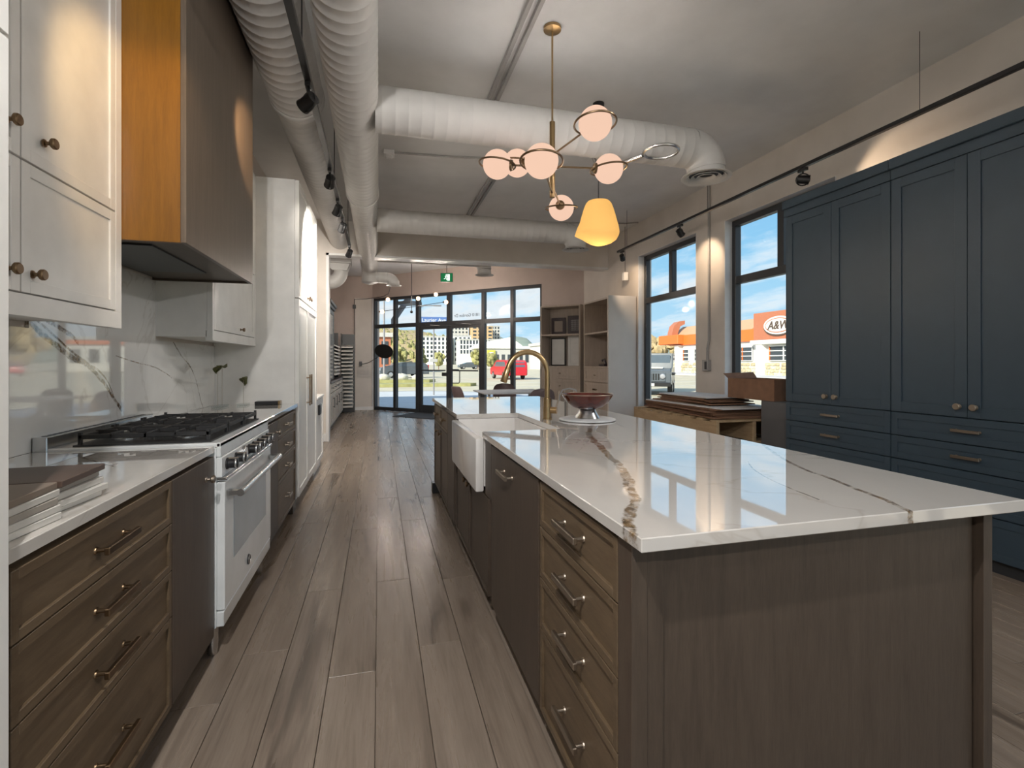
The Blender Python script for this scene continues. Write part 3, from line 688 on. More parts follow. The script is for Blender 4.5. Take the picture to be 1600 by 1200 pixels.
# ---------------------------------------------------------------- slate blue wall of cabinets
FB = 3.545; MBL = face_mx(FB+.02); DB = XR-FB-.024
G_bl = 'slate blue tall cabinets'
for i, (u1, lb) in enumerate(((3.735, 'tall slate blue cabinet with doors over drawers, beside the window and pallets'), (2.757, 'tall slate blue cabinet with doors over drawers, second from the window'), (1.795, 'tall slate blue cabinet past the right picture edge'))):
    u0 = u1-.975 if i == 0 else u1-.96
    c = thing('tall_cabinet', lb, 'cabinet', base_origin(MBL, u0, u1), G_bl)
    MB(MBL).box(u0, u1, -DB, -.014, .08, 2.66).build('body', M_blue, c)
    MB(MBL).box(u0, u1, -DB, -.03, 0, .08).build('toe_kick', M_dark, c)
    MB(MBL).box(u0, u1, -DB, .022, 2.575, 2.645, .002).build('frieze', M_blue, c); MB(MBL).box(u0, u1, -DB, .045, 2.645, 2.72, .004).build('cornice', M_blue, c)
    um = (u0+u1)/2; e = .02 if i == 0 else 0
    for a, b, k in ((um, u1-e, um+.045), (u0, um, um-.045)):
        d = panel_front(MBL, a, b, .922, 2.572, M_blue, 'door', c, .07); knob(MBL, k, .99, d, M_nickel, .021)
    for z0, z1 in ((.757, .919), (.592, .754), (.34, .589), (.085, .337)):
        d = panel_front(MBL, u0, u1-e, z0, z1, M_blue, 'drawer', c, .045, rec=.006); pull(MBL, um, (z0+z1)/2, .16, d, M_nickel)

# ---------------------------------------------------------------- ducts
def ribbed(mb, p0, p1, r, step=.09, rib=.0016, seg=28):
    p0, p1 = Vector(p0), Vector(p1); ax = (p1-p0); L = ax.length; ax.normalize(); n = max(1, int(L/step)); rings = [mb.ring(p0, ax, r, seg)]
    for k in range(n):
        y = (k+.5)*L/n
        for dy, dr in ((-.008, 0), (-.003, rib), (.003, rib), (.008, 0)): rings.append(mb.ring(p0+ax*(y+dy), ax, r+dr, seg))
    rings.append(mb.ring(p1, ax, r, seg)); mb.loft(rings); return mb
def arc(c, e1, e2, R, n=8, a1=PI/2): return [Vector(c)+R*(math.cos(a1*k/n)*Vector(e1)+math.sin(a1*k/n)*Vector(e2)) for k in range(n+1)]
def diffuser(parent, x, y, z, r):
    d = MB().lathe([(r*.95, .09), (r, .02), (r*1.32, .004), (r*1.34, -.004), (r*1.20, -.004), (r*1.02, .012)], (x, y, z), 36, cap=False).build('diffuser', M_duct, parent)
    for k in (.35, .65, .92): MB().lathe([(r*k, .02), (r*(k+.16), .000), (r*(k+.16), -.003), (r*(k-.02), .018)], (x, y, z), 32, cap=False).build('cone', M_duct, d)
    MB().lathe([(.002, .03), (r*.98, .03)], (x, y, z), 24, cap=False).build('throat', M_dark, d)
TX, TZ = -.17, 3.10
du = thing('trunk_duct', 'large white spiral trunk duct running overhead beside the black track', 'duct', (TX, 3, TZ))
ribbed(MB(), (TX, -3.5, TZ), (TX, 5.6, TZ), .165).build('section', M_duct, du)
ribbed(MB(), (TX, 5.6, TZ), (TX, 9.75, TZ), .152).build('section', M_duct, du)
MB().lathe([(.166, 0), (.174, .005), (.174, .05), (.154, .06)], (TX, 5.58, TZ), 28, (0, 1, 0)).build('collar', M_duct, du)
MB().tube(arc((TX, 9.75, TZ-.2), (0, 0, 1), (0, 1, 0), .2), .15, 24).build('elbow', M_duct, du)
MB().lathe([(.15, 0), (.15, .10), (.08, .13)], (TX, 9.95, TZ-.2), 24, (0, 0, -1)).build('drop', M_duct, du)
ribbed(MB(), (TX, 9.95, 2.90), (.16, 9.95, 2.90), .105).build('outlet', M_duct, du)
MB().tube(arc((.16, 9.95, 2.78), (0, 0, 1), (1, 0, 0), .12), .105, 20).build('outlet_elbow', M_duct, du)
diffuser(du, .28, 9.95, 2.76, .11)
def branch(label, y, z, xe, r, zd):
    b = thing('branch_duct', label, 'duct', ((TX+xe)/2, y, z), 'branch ducts off the trunk')
    ribbed(MB(), (TX+.145, y, z), (xe-.17, y, z), r).build('section', M_duct, b)
    MB().tube(arc((xe-.17, y, z-.17), (0, 0, 1), (1, 0, 0), .17), r, 24).build('elbow', M_duct, b)
    diffuser(b, xe, y, zd, r*.98)
    return b
branch('white branch duct above the globe chandelier with a round ceiling diffuser', 3.72, 3.09, 2.72, .158, 2.86)
branch('white branch duct in front of the wide opening header', 6.62, 3.09, 2.70, .145, 2.87)
branch('white branch duct in the far room behind the header', 8.98, 3.14, 1.87, .13, 2.87)
du = thing('side_duct', 'white spiral duct close to the left wall stepping to a smaller size', 'duct', (-.585, 3, 3.2))
ribbed(MB(), (-.585, -3.5, 3.24), (-.585, 3.95, 3.24), .188).build('section', M_duct, du)
MB().lathe([(.189, 0), (.194, .01), (.194, .06), (.158, .16)], (-.585, 3.93, 3.24), 28, (0, 1, 0)).build('reducer', M_duct, du)
ribbed(MB(), (-.605, 4.05, 3.24), (-.605, YH-.01, 3.24), .157).build('section', M_duct, du)
fb = thing('duct_box', 'pinkish white fan box with short duct elbow inside the far room', 'duct', (-.70, 9.5, 3.05))
MB().box(-.95, -.48, 9.25, 9.65, 3.02, 3.40, .004).build('box', M_duct, fb)
MB().extrude([(-.90, 9.3, 3.02), (-.50, 9.3, 3.02), (-.55, 9.3, 2.90), (-.80, 9.3, 2.90)], (0, .3, 0)).build('hopper', M_duct, fb)
MB().tube([(-.64, 9.45, 2.98)]+arc((-.86, 9.45, 2.90), (1, 0, 0), (0, 0, -1), .20)+[(-1.45, 9.45, 2.70)], .125, 20).build('elbow', M_duct, fb)

# ---------------------------------------------------------------- ceiling fittings
M_pipe = paint('grey conduit', (.36, .35, .34), .45)
def conduit(label, pts, r=.011): return tag(MB().tube(pts, r, 8).build('conduit', M_pipe, None, tuple(Vector(pts[0]))), label, 'conduit', 'ceiling conduits')
zc = H-.012
conduit('thin conduit across the ceiling from the smoke detector box', [(.16, 5.55, zc), (.8, 5.50, zc), (1.22, 5.42, zc), (1.27, 5.5, zc), (1.27, 5.88, zc)])
conduit('thin conduit across the ceiling toward the window wall', [(1.44, 7.95, zc), (1.48, 8.02, zc), (2.4, 7.75, zc), (3.9, 7.4, zc), (4.07, 7.3, zc)])
sr = thing('strut_rail', 'twin metal strut rail along the ceiling left of the globes', 'rail', (1.32, 7, H))
for dx in (0, .07): MB().box(1.30+dx, 1.33+dx, 5.9, 7.95, H-.035, H-.001, .002).build('rail', M_pipe, sr)
sr = thing('strut_rail', 'twin metal strut rail above the chandelier stem', 'rail', (1.1, 3.3, H))
for dx in (0, .07): MB().box(.90+dx, .93+dx, 2.2, 4.4, H-.035, H-.001, .002).build('rail', M_pipe, sr)
cn = thing('conduit_coil', 'bright conduit with a round coil loop under the branch duct', 'conduit', (2.02, 3.3, 3.0))
MB().tube([(1.75, 4.35, H-.02), (1.78, 4.12, 3.25), (1.82, 3.96, 2.95), (1.86, 3.85, 2.90), (2.0, 3.52, 2.895)], .018, 8).build('conduit', M_steel, cn)
MB().torus((2.10, 3.42, 2.893), .13, .012, (0, 0, 1), 32, 8).build('loop', M_steel, cn)
sd = thing('smoke_detector', 'small white smoke detector box on the ceiling by the trunk duct', 'detector', (.11, 5.55, H))
MB().box(.05, .16, 5.50, 5.61, H-.05, H-.001, .004).build('box', M_trim, sd); MB().lathe([(.04, 0), (.045, -.012), (.03, -.03), (.002, -.034)], (.105, 5.55, H-.05), 20).build('sensor', M_trim, sd)
for x, y, lb in ((.39, 7.9, 'fire sprinkler head on the ceiling near the trunk duct'), (2.45, 7.8, 'fire sprinkler head on the ceiling right of the strut rail')):
    s = thing('sprinkler_head', lb, 'sprinkler', (x, y, H), 'sprinkler heads')
    MB().cyl((x, y, H-.001), (x, y, H-.05), .012, .010, 10).build('stem', M_pipe, s); MB().lathe([(.001, 0), (.028, 0), (.028, -.004), (.001, -.004)], (x, y, H-.055), 16).build('deflector', M_dark, s)

# ---------------------------------------------------------------- lamps
def point(name, loc, e, col, r):
    l = bpy.data.lights.new(name, 'POINT'); l.energy = e; l.color = col; l.shadow_soft_size = r
    o = bpy.data.objects.new(name, l); COL.objects.link(o); o.location = loc; return o
def spot(name, loc, target, e, col=(1, .80, .58), ang=70, blend=.6, r=.03):
    l = bpy.data.lights.new(name, 'SPOT'); l.energy = e; l.color = col; l.spot_size = math.radians(ang); l.spot_blend = blend; l.shadow_soft_size = r
    o = bpy.data.objects.new(name, l); COL.objects.link(o); o.location = loc
    o.rotation_euler = (Vector(target)-Vector(loc)).to_track_quat('-Z', 'Y').to_euler(); return o
def track_head(label, p, target, e, group, ang=70, col=(1, .92, .82)):
    p = Vector(p); t = thing('track_spotlight', label, 'spotlight', tuple(p), group); d = (Vector(target)-p).normalized()
    MB().box(p.x-.015, p.x+.015, p.y-.045, p.y+.045, p.z-.03, p.z-.004, .002).build('adapter', M_black, t)
    c = p+Vector((0, 0, -.10))
    MB().torus(c, .052, .006, d.cross(Vector((0, 0, 1))) if abs(d.z) < .98 else (1, 0, 0), 20, 6).build('yoke_ring', M_black, t)
    MB().cyl(p+Vector((0, 0, -.028)), p+Vector((0, 0, -.05)), .008, None, 8).build('pivot', M_black, t)
    hd = MB().lathe([(.022, -.05), (.036, -.045), (.038, .035), (.041, .04), (.041, .05), (.034, .05), (.033, .042)], c, 20, d, cap=False).lathe([(.001, -.0505), (.022, -.05)], c, 20, d, cap=False).build('head', M_black, t)
    MB().lathe([(.001, .041), (.033, .041)], c, 20, d, cap=False).build('lens', M_lens, t)
    spot('track_lamp', c+d*.06, target, e, col, ang)
    return t
# left track
tr = thing('light_track', 'black light track hanging along the left side under the ducts', 'track', (-.375, 3.3, 2.80))
MB().box(-.393, -.357, -2.6, 6.97, 2.805, 2.835, .002).build('rail', M_black, tr)
for y in (-2.2, 0.4, 2.7, 4.6, 6.6): MB().cyl((-.375, y, 2.835), (-.375, y, H-.001), .004, None, 6).build('hanger', M_dark, tr)
GL = 'spotlights on the left track'
WARM = (1, .74, .50)
track_head('black spotlight on the left track aimed at the tall pantry top', (-.375, 4.20, 2.805), (-.69, 5.5, 2.2), 5, GL, 60)
track_head('black spotlight third from the far end of the left track', (-.375, 4.97, 2.805), (-1.2, 6.4, 1.3), 62, GL, 130)
track_head('black spotlight second from the far end of the left track', (-.375, 5.60, 2.805), (-1.2, 7.3, 1.3), 62, GL, 130)
track_head('black spotlight at the far end of the left track', (-.375, 6.90, 2.805), (-1.0, 8.4, 1.6), 40, GL, 120)
track_head('black spotlight near the walnut hood, above the picture', (-.375, 1.72, 2.805), (-1.0, 2.38, 2.1), 14, GL, 62, (1, .66, .30))
track_head('black spotlight beside the walnut hood, above the picture', (-.375, 2.95, 2.805), (-.8, 3.35, 2.6), 18, GL, 60, (1, .66, .36))
track_head('added black fill spotlight above the camera on the left track', (-.375, .2, 2.805), (-.6, 2.2, .9), 85, GL, 150, (1, .97, .94))  # unseen wide head, added as fill for the left cabinets
track_head('added black fill spotlight behind the camera on the left track', (-.375, -1.5, 2.805), (-.4, .5, .6), 75, GL, 150, (1, .97, .94))  # unseen wide head, added to lift the brightness of the near room
# right track
tr = thing('light_track', 'black light track hanging along the window wall', 'track', (3.6, 3.5, 2.98))
MB().box(3.582, 3.618, -2.6, 7.1, 2.975, 3.005, .002).build('rail', M_black, tr)
for y in (-2.0, .3, 2.6, 4.9, 6.8): MB().cyl((3.6, y, 3.005), (3.6, y, H-.001), .0025, None, 6).build('hanger_wire', M_dark, tr)
GR = 'spotlights on the window wall track'
track_head('black spotlight at the far end of the window wall track', (3.6, 6.95, 2.975), (4.1, 7.55, 2.45), 14, GR, 75, WARM)
track_head('black spotlight above the wall between the two windows', (3.6, 5.43, 2.975), (4.1, 5.55, 2.55), 12, GR, 75, WARM)
track_head('black spotlight above the slate blue cabinets', (3.6, 3.58, 2.975), (4.1, 3.2, 2.85), 8, GR, 75, WARM)
track_head('added black fill spotlight on the window wall track over the cabinets, outside the picture', (3.6, 1.6, 2.975), (1.5, 1.6, .9), 38, GR, 150, (1, .97, .94))  # out of view, added as wide fill over the island
track_head('added black fill spotlight on the window wall track behind the camera', (3.6, -.8, 2.975), (1.5, 1.0, .6), 38, GR, 150, (1, .97, .94))  # unseen head added to brighten the room from behind

# globe chandelier
GS = Vector((1.141, 3.214, 0)); GC = (1, .94, .88)
ch = thing('globe_chandelier', 'brass chandelier with six glowing opal globes over the island', 'chandelier', (1.141, 3.214, H))
MB().lathe([(.06, H-.001), (.06, H-.02), (.012, H-.03)], tuple(GS), 24).build('canopy', M_brass, ch)
MB().cyl((GS.x, GS.y, 2.9), (GS.x, GS.y, H-.02), .0065, None, 10).build('rod', M_brass, ch)
MB().lathe([(.012, 2.39), (.019, 2.392), (.019, 2.905), (.012, 2.91)], tuple(GS), 20).build('stem', M_brass, ch)
RG = .1
for (x, y, z, za) in ((1.256, 2.77, 2.705, 2.68), (.925, 2.796, 2.454, 2.42), (.99, 3.565, 2.745, 2.64), (.795, 3.379, 2.645, 2.60), (1.543, 3.18, 2.614, 2.604), (1.412, 3.763, 2.506, 2.47)):
    p = Vector((x, y, z)); a = Vector((GS.x, GS.y, za)); d = (p-a).normalized()
    arm = MB().cyl(a, p-d*(RG*.98), .0065, None, 10).build('arm', M_dbrass, ch)
    cup = MB().lathe([(.012, -.012), (.034, -.004), (.038, .014), (.034, .016)], p-d*(RG+.004), 20, d).build('cup', M_dbrass, arm)
    gl = MB().sphere(p, RG, 32, 20).build('globe', M_globe, ch)
    side = Vector((d.y, -d.x, 0)).normalized(); axn = (Vector((0, 0, 1))+side*.0-d*.12).normalized()
    MB().torus(p, RG*1.26, .0065, axn, 48, 8).build('ring', M_dbrass, gl)
    point('globe_lamp', p, 25, GC, RG+.004)

# draped yellow pendant
pd = thing('pendant_lamp', 'warm yellow draped pendant shade below the globe chandelier', 'pendant lamp', (1.87, 4.055, H))
PX, PY = 1.87, 4.055
MB().cyl((PX, PY, 2.70), (PX, PY, H-.001), .004, None, 8).build('cord', M_black, pd)
MB().lathe([(.05, H-.001), (.05, H-.025), (.01, H-.03)], (PX, PY, 0), 20).build('canopy', M_black, pd)
mb = MB(); rings = []; seg = 40
rt = Vector((math.cos(math.radians(-14.9)), math.sin(math.radians(-14.9)), 0)); fw_ = Vector((-rt.y, rt.x, 0))
for k, (r, z) in enumerate([(.002, 2.690), (.07, 2.690), (.095, 2.684), (.112, 2.665), (.130, 2.62), (.148, 2.56), (.164, 2.50), (.174, 2.465), (.179, 2.435), (.182, 2.41), (.176, 2.385), (.158, 2.352), (.12, 2.325), (.06, 2.305), (.002, 2.30)]):
    ring = []
    for i in range(seg):
        a = 2*PI*i/seg; cx, cy = math.cos(a), math.sin(a); lf = max(0, -cx)**2
        rr, zz = r, z
        if k >= 7 and k <= 9: rr = r+lf*(.012, .020, .026)[k-7]; zz = z-lf*(.012, .018, .022)[k-7]
        elif k > 9: s_ = (k-9)/5; rr = r*(1-lf)+lf*.208*(1-s_); zz = z*(1-lf)+lf*(2.388-.088*s_)
        crease = .016*math.exp(-((zz-(2.445+.05*cx))/.014)**2)*max(0, -cy)
        ring.append(Vector((PX, PY, zz)) + rt*(rr*cx) + fw_*((rr-crease)*cy))
    rings.append(ring)
mb.loft(rings).build('shade', M_shade, pd, ang=60)
point('pendant_lamp_light', (PX, PY, 2.12), 4, (1, .78, .52), .05)

# bulb chandelier in the far room
bc = thing('bulb_chandelier', 'black rod chandelier with bare bulbs in front of the storefront', 'chandelier', (.663, 10.69, H))
BX, BY = .663, 10.69
MB().cyl((BX, BY, 2.33), (BX, BY, H-.001), .008, None, 8).build('rod', M_black, bc); MB().sphere((BX, BY, 2.33), .03, 16, 10).build('finial', M_black, bc)
for (p, q) in (((.026, 10.86, 2.333), (1.327, 10.513, 2.535)), ((.143, 10.829, 2.589), (.754, 10.666, 2.603)), ((.663, 10.69, 2.60), (1.119, 10.569, 2.697))):
    MB().cyl(p, q, .006, None, 8).build('arm', M_black, bc)
for p in ((.026, 10.86, 2.333), (1.327, 10.513, 2.535), (.143, 10.829, 2.589), (.754, 10.60, 2.603), (1.119, 10.569, 2.697)):
    s = MB().cyl((p[0]-.03, p[1], p[2]), (p[0]+.01, p[1], p[2]), .018, None, 10).build('socket', M_black, bc)
    MB().sphere((p[0]+.04, p[1], p[2]), .045, 16, 10).build('bulb', M_bulb, bc); point('bulb_lamp', (p[0]+.04, p[1], p[2]), 42, (1, .86, .74), .05)

# ---------------------------------------------------------------- window wall: conduit, outlet, pallets, cardboard
ot = thing('wall_outlet', 'metal outlet box with conduit on the wall between the two windows', 'outlet', (4.08, 5.55, 1.24))
MB().box(4.04, 4.098, 5.50, 5.61, 1.16, 1.30, .004).build('box', M_pipe, ot); MB().box(4.034, 4.04, 5.515, 5.555, 1.18, 1.28, .002).build('socket_plate', M_dark, ot)
MB().tube([(4.085, 5.56, 1.30), (4.085, 5.56, 1.45), (4.085, 5.53, 1.55), (4.085, 5.53, H-.001)], .016, 10).build('conduit', M_pipe, ot)
ot = thing('drop_outlet', 'hanging outlet box on a cord beside the far window', 'outlet', (4.0, 7.62, 2.72))
MB().box(3.96, 4.04, 7.58, 7.66, 2.64, 2.78, .006).build('box', M_trim, ot); MB().cyl((4.0, 7.62, 2.78), (4.0, 7.62, H-.001), .004, None, 6).build('cord', M_dark, ot)

def pallet(label, x0, x1, y0, y1, z, rot, h=.15):
    cx, cy = (x0+x1)/2, (y0+y1)/2; w, l = (x1-x0)/2, (y1-y0)/2
    t = thing('pallet', label, 'pallet', (cx, cy, z), 'wooden pallets by the window')
    M = Matrix.Translation((cx, cy, z)) @ Matrix.Rotation(rot, 4, 'Z')
    for x in (-w, -.02, w-.04): MB(M).box(x, x+.04, -l, l, .02, h-.02, .003).build('stringer', M_pine, t)
    n = 8
    for k in range(n):
        y = -l+(2*l-.1)*k/(n-1); MB(M).box(-w, w, y, y+.10, h-.02, h, .002).build('deck_board', M_pine, t)
    for k in range(4):
        y = -l+(2*l-.1)*k/3; MB(M).box(-w, w, y, y+.10, 0, .02, .002).build('bottom_board', M_pine, t)
    return t
PX0, PX1, PY0, PY1 = 3.20, 4.06, 4.18, 5.80
pallet('wooden pallet at the bottom of the pallet stack', PX0, PX1, PY0, PY1, 0.0, 0)
pallet('wooden pallet in the middle of the pallet stack', PX0, PX1, PY0-.02, PY1-.03, .155, .01)
pallet('wooden pallet third up in the pallet stack', PX0, PX1, PY0+.02, PY1, .31, -.01)
pallet('thick wooden pallet on top of the stack, carrying flattened cardboard', PX0-.03, PX1, PY0, PY1, .465, .0, .235)
z = .705; sheets = []
for k in range(15):
    w = (.78, .62)[k > 7]-.006*k+random.uniform(-.04, .04); l = (1.46, 1.12)[k > 7]-.012*k+random.uniform(-.07, .07); t_ = .011 if k < 14 else .014
    m = M_cardw if k in (7, 14) else M_card
    o = MB().box(-w/2, w/2, -l/2, l/2, 0, t_, .002).build('cardboard_sheet', m); o.location = (3.64+random.uniform(-.02, .02), 4.98+random.uniform(-.06, .06)+(.10 if k > 7 else 0), z); o.rotation_euler.z = random.uniform(-.09, .09)
    sheets.append(o); z += t_+.0015
for k, o in enumerate(sheets):
    ORD = ['bottom', 'second', 'third', 'fourth', 'fifth', 'sixth', 'seventh', 'eighth', 'ninth', 'tenth', 'eleventh', 'twelfth', 'thirteenth', 'fourteenth', 'top']
    lb = '%s brown cardboard sheet from the bottom of the stack on the pallets' % ORD[k] if k else 'brown cardboard sheet lying directly on the top pallet'
    if k == 14: lb = 'white faced cardboard sheet on top of the pallet stack'
    if k == 7: lb = 'white faced cardboard sheet halfway down the pallet stack'
    tag(o, lb, 'cardboard', 'flattened cardboard on the pallets')
bx = thing('cardboard_carton', 'open brown cardboard carton standing under the nearer window', 'box', (3.86, 4.25, .705))
for nm, a in (('side', (3.66, 4.03, 4.62, 4.626)), ('side', (3.66, 4.03, 3.97, 3.976)), ('side', (3.655, 3.661, 3.97, 4.626)), ('side', (4.03, 4.036, 3.97, 4.626))):
    MB().box(*a, .875 if False else .90, 1.10).build(nm, M_card, bx)
MB().box(3.655, 4.036, 3.97, 4.626, .893, .90).build('base', M_card, bx)
MB().extrude([(3.655, 4.626, 1.10), (4.03, 4.626, 1.10), (4.03, 4.68, 1.16), (3.655, 4.70, 1.15)], (0, .005, 0)).build('flap', M_card, bx)
# long crate side that carries the carton
tag(MB().box(3.66, 4.03, 3.80, 4.145, 0, .892, .003).build('grey_crate', paint('grey crate', (.10, .10, .105), .6), None, (3.85, 4.0, 0)), 'dark grey crate standing on the floor under the open cardboard carton', 'crate')

# ---------------------------------------------------------------- corner bookcase
def bookcase(name, label, M, w, dep, h, zs, fronts):
    t = thing(name, label, 'bookcase', base_origin(M, 0, w), 'corner bookcases')
    th = .028
    MB(M).box(0, th, -dep, 0, 0, h, .002).build('side', M_ash, t); MB(M).box(w-th, w, -dep, 0, 0, h, .002).build('side', M_ash, t)
    MB(M).box(th, w-th, -dep, -dep+.012, 0, h).build('back', M_ash, t)
    for z in zs: MB(M).box(th, w-th, -dep+.012, -.004, z-.03, z, .002).build('shelf', M_ash, t)
    MB(M).box(th, w-th, -dep+.012, -.024, .08, zs[-1]-.03).build('base_body', M_ash, t)
    MB(M).box(th, w-th, -dep+.012, -.06, 0, .08).build('plinth', M_dark, t)
    for (a, b, z0, z1, kn) in fronts:
        d = panel_front(M @ Matrix.Translation((0, -.024, 0)), a, b, z0, z1, M_ash, 'drawer' if kn == 1 else 'door', t, .05)
        if kn == 1: knob(M @ Matrix.Translation((0, -.024, 0)), (a+b)/2, (z0+z1)/2, d, M_nickel, .016)
        else:
            for s in (-1, 1): knob(M @ Matrix.Translation((0, -.024, 0)), (a+b)/2+s*.05, z1-.12, d, M_dbrass, .016)
    return t
MR = face_mx(3.60) @ Matrix.Translation((7.441, 0, 0))
bookcase('bookcase', 'ash bookcase against the window wall with white end panel', MR, 1.0, .47, 2.34, (2.34, 1.79, 1.20), [(.03, .97, .93, 1.165, 1), (.03, .97, .10, .92, 2)])
tag(MB().box(3.585, 4.085, 7.395, 7.437, 0, 2.355, .002).build('bookcase_end_panel', M_wall, None, (3.84, 7.42, 0)), 'tall white end panel of the corner bookcase', 'panel')
M4 = Matrix.Translation((3.575, 8.523, 0)) @ Matrix.Rotation(-PI/4, 4, 'Z')    # u -> (+,-): so run it leftward
M4 = Matrix.Translation((2.99, 9.108, 0)) @ Matrix.Rotation(-PI/4, 4, 'Z') @ Matrix.Scale(-1, 4, (0, 1, 0))
bookcase('bookcase', 'ash bookcase set at an angle holding framed door samples', M4, .82, .40, 2.34, (2.34, 1.80, 1.20), [(.03, .79, .96, 1.165, 1), (.03, .79, .70, .955, 1), (.03, .79, .10, .695, 1)])
M_mauve = paint('dark mauve lacquer', (.05, .035, .04), .4); M_samp = paint('beige sample', (.36, .30, .25), .5); M_mesh = paint('pale mesh', (.45, .45, .45), .5)
def sample(label, u0, u1, z0, z1, fm, pm, fw, n=-.30):
    t = thing('door_sample', label, 'door sample', base_origin(M4 @ Matrix.Translation((0, n, 0)), u0, u1, z0), 'framed door samples on the bookcase')
    M = M4 @ Matrix.Translation((0, n, 0))
    MB(M).box(u0, u1, 0, .018, z0, z0+fw, .001).box(u0, u1, 0, .018, z1-fw, z1, .001).box(u0, u0+fw, 0, .018, z0+fw, z1-fw, .001).box(u1-fw, u1, 0, .018, z0+fw, z1-fw, .001).build('frame', fm, t)
    MB(M).box(u0+fw, u1-fw, .002, .010, z0+fw, z1-fw).build('panel', pm, t); return t, M
sample('dark framed door sample with beige centre on the upper left shelf', .10, .40, 1.802, 2.13, M_mauve, M_samp, .06)
t, M = sample('dark framed door sample with grey mesh centre on the upper shelf', .45, .74, 1.802, 2.16, M_mauve, M_mauve, .06)
for i in range(6): MB(M).box(.51, .68, .011, .013, 1.88+i*.038, 1.886+i*.038).build('mesh_bar', M_mesh, t); MB(M).box(.515+i*.03, .521+i*.03, .011, .013, 1.88, 2.08).build('mesh_bar', M_mesh, t)
sample('white door sample with black outline on the lower shelf', .09, .40, 1.202, 1.74, M_black, M_white, .022)
sample('plain white shaker door sample on the lower shelf', .45, .76, 1.202, 1.77, M_white, M_white, .05)
t = thing('hand_tool', 'dark gadget lying in the lower right bookcase compartment', 'gadget', (3.75, 7.9, 1.20))
MB().box(3.70, 3.85, 7.80, 8.02, 1.201, 1.24, .006).build('base', M_mauve, t); MB().tube([(3.78, 7.9, 1.24), (3.78, 7.95, 1.32), (3.76, 8.0, 1.30)], .02, 8).build('handle', M_mauve, t)
tag(MB().box(3.86, 3.98, 7.56, 7.60, 1.202, 1.62, .003).build('book', M_black, None, (3.92, 7.58, 1.202)), 'tall black binder standing at the end of the lower right compartment', 'book')
tag(MB().box(3.84, 4.02, 7.55, 7.60, 1.792, 2.22, .003).build('book', M_cardw, None, (3.92, 7.58, 1.792)), 'tall white board standing in the upper right compartment', 'board')

# ---------------------------------------------------------------- dining set beyond the island
dt = thing('dining_table', 'white dining table beyond the island in front of the storefront', 'table', (2.35, 8.75, 0))
MB().box(1.72, 2.90, 8.25, 9.30, .722, .748, .006).build('tabletop', M_cardw, dt)
for x in (1.82, 2.80):
    for y in (8.35, 9.2): MB().cyl((x, y, 0), (x, y, .722), .018, .024, 12).build('leg', M_cardw, dt)
M_shell = paint('mauve grey shell', (.16, .115, .115), .5)
def chair():
    t = thing('dining_chair', 'x', 'chair', (0, 0, 0), 'shell chairs around the white table')
    seg = 14; back = []; 
    mb = MB()
    # shell back: curved sheet from the seat up, faces +Y (front)
    rows = [(.44, .23, .0), (.50, .235, -.02), (.60, .24, -.05), (.70, .235, -.08), (.78, .205, -.10), (.825, .15, -.11), (.84, .06, -.113)]
    R = []
    for z, w, y in rows:
        ring = []
        for k in range(seg+1):
            a = -1+2*k/seg; ring.append((a*w, -.20+y+.10*a*a, z))
        for k in range(seg, -1, -1):
            a = -1+2*k/seg; ring.append((a*w, -.20+y+.10*a*a+.012, z))
        R.append([Vector(p) for p in ring])
    mb.loft(R); mb.build('backrest', M_shell, t)
    MB().prism([(.23*math.cos(2*PI*k/20)*1.0, .02+.22*math.sin(2*PI*k/20)) for k in range(20)], .425, .45, .006).build('seat', M_shell, t)
    for sx in (-1, 1):
        for sy in (-1, 1): MB().cyl((sx*.20, .02+sy*.20, 0), (sx*.13, .02+sy*.13, .425), .010, .014, 10).build('leg', M_pine, t)
    return t
c0 = chair()
for i, (x, y, a, lb) in enumerate(((1.56, 8.95, -PI/2+.2, 'mauve shell chair at the left end of the white table'), (2.45, 9.62, PI, 'mauve shell chair on the far side of the white table'), (2.55, 7.93, .15, 'mauve shell chair on the near side of the white table'))):
    c = c0 if i == 0 else copy_tree(c0); c.location = (x, y, 0); c.rotation_euler.z = a; c['label'] = lb
wc = thing('wire_chair', 'white wire framed chair beside the bookcase', 'chair', (3.13, 8.15, 0), 'shell chairs around the white table')
MB().tube([(3.13-.16, 8.0, .45), (3.13-.17, 7.98, .70), (3.13-.12, 7.96, .80), (3.13, 7.955, .825), (3.13+.12, 7.96, .80), (3.13+.17, 7.98, .70), (3.13+.16, 8.0, .45)], .014, 8).build('back_hoop', M_cardw, wc)
for dx in (-.08, 0, .08): MB().cyl((3.13+dx, 8.0, .45), (3.13+dx, 7.962, .805), .005, None, 6).build('back_wire', M_cardw, wc)
MB().box(2.95, 3.31, 8.0, 8.36, .435, .455, .006).build('seat', M_cardw, wc)
for x in (2.98, 3.28):
    for y in (8.03, 8.33): MB().cyl((x, y, 0), (x, y, .436), .010, None, 8).build('leg', M_cardw, wc)

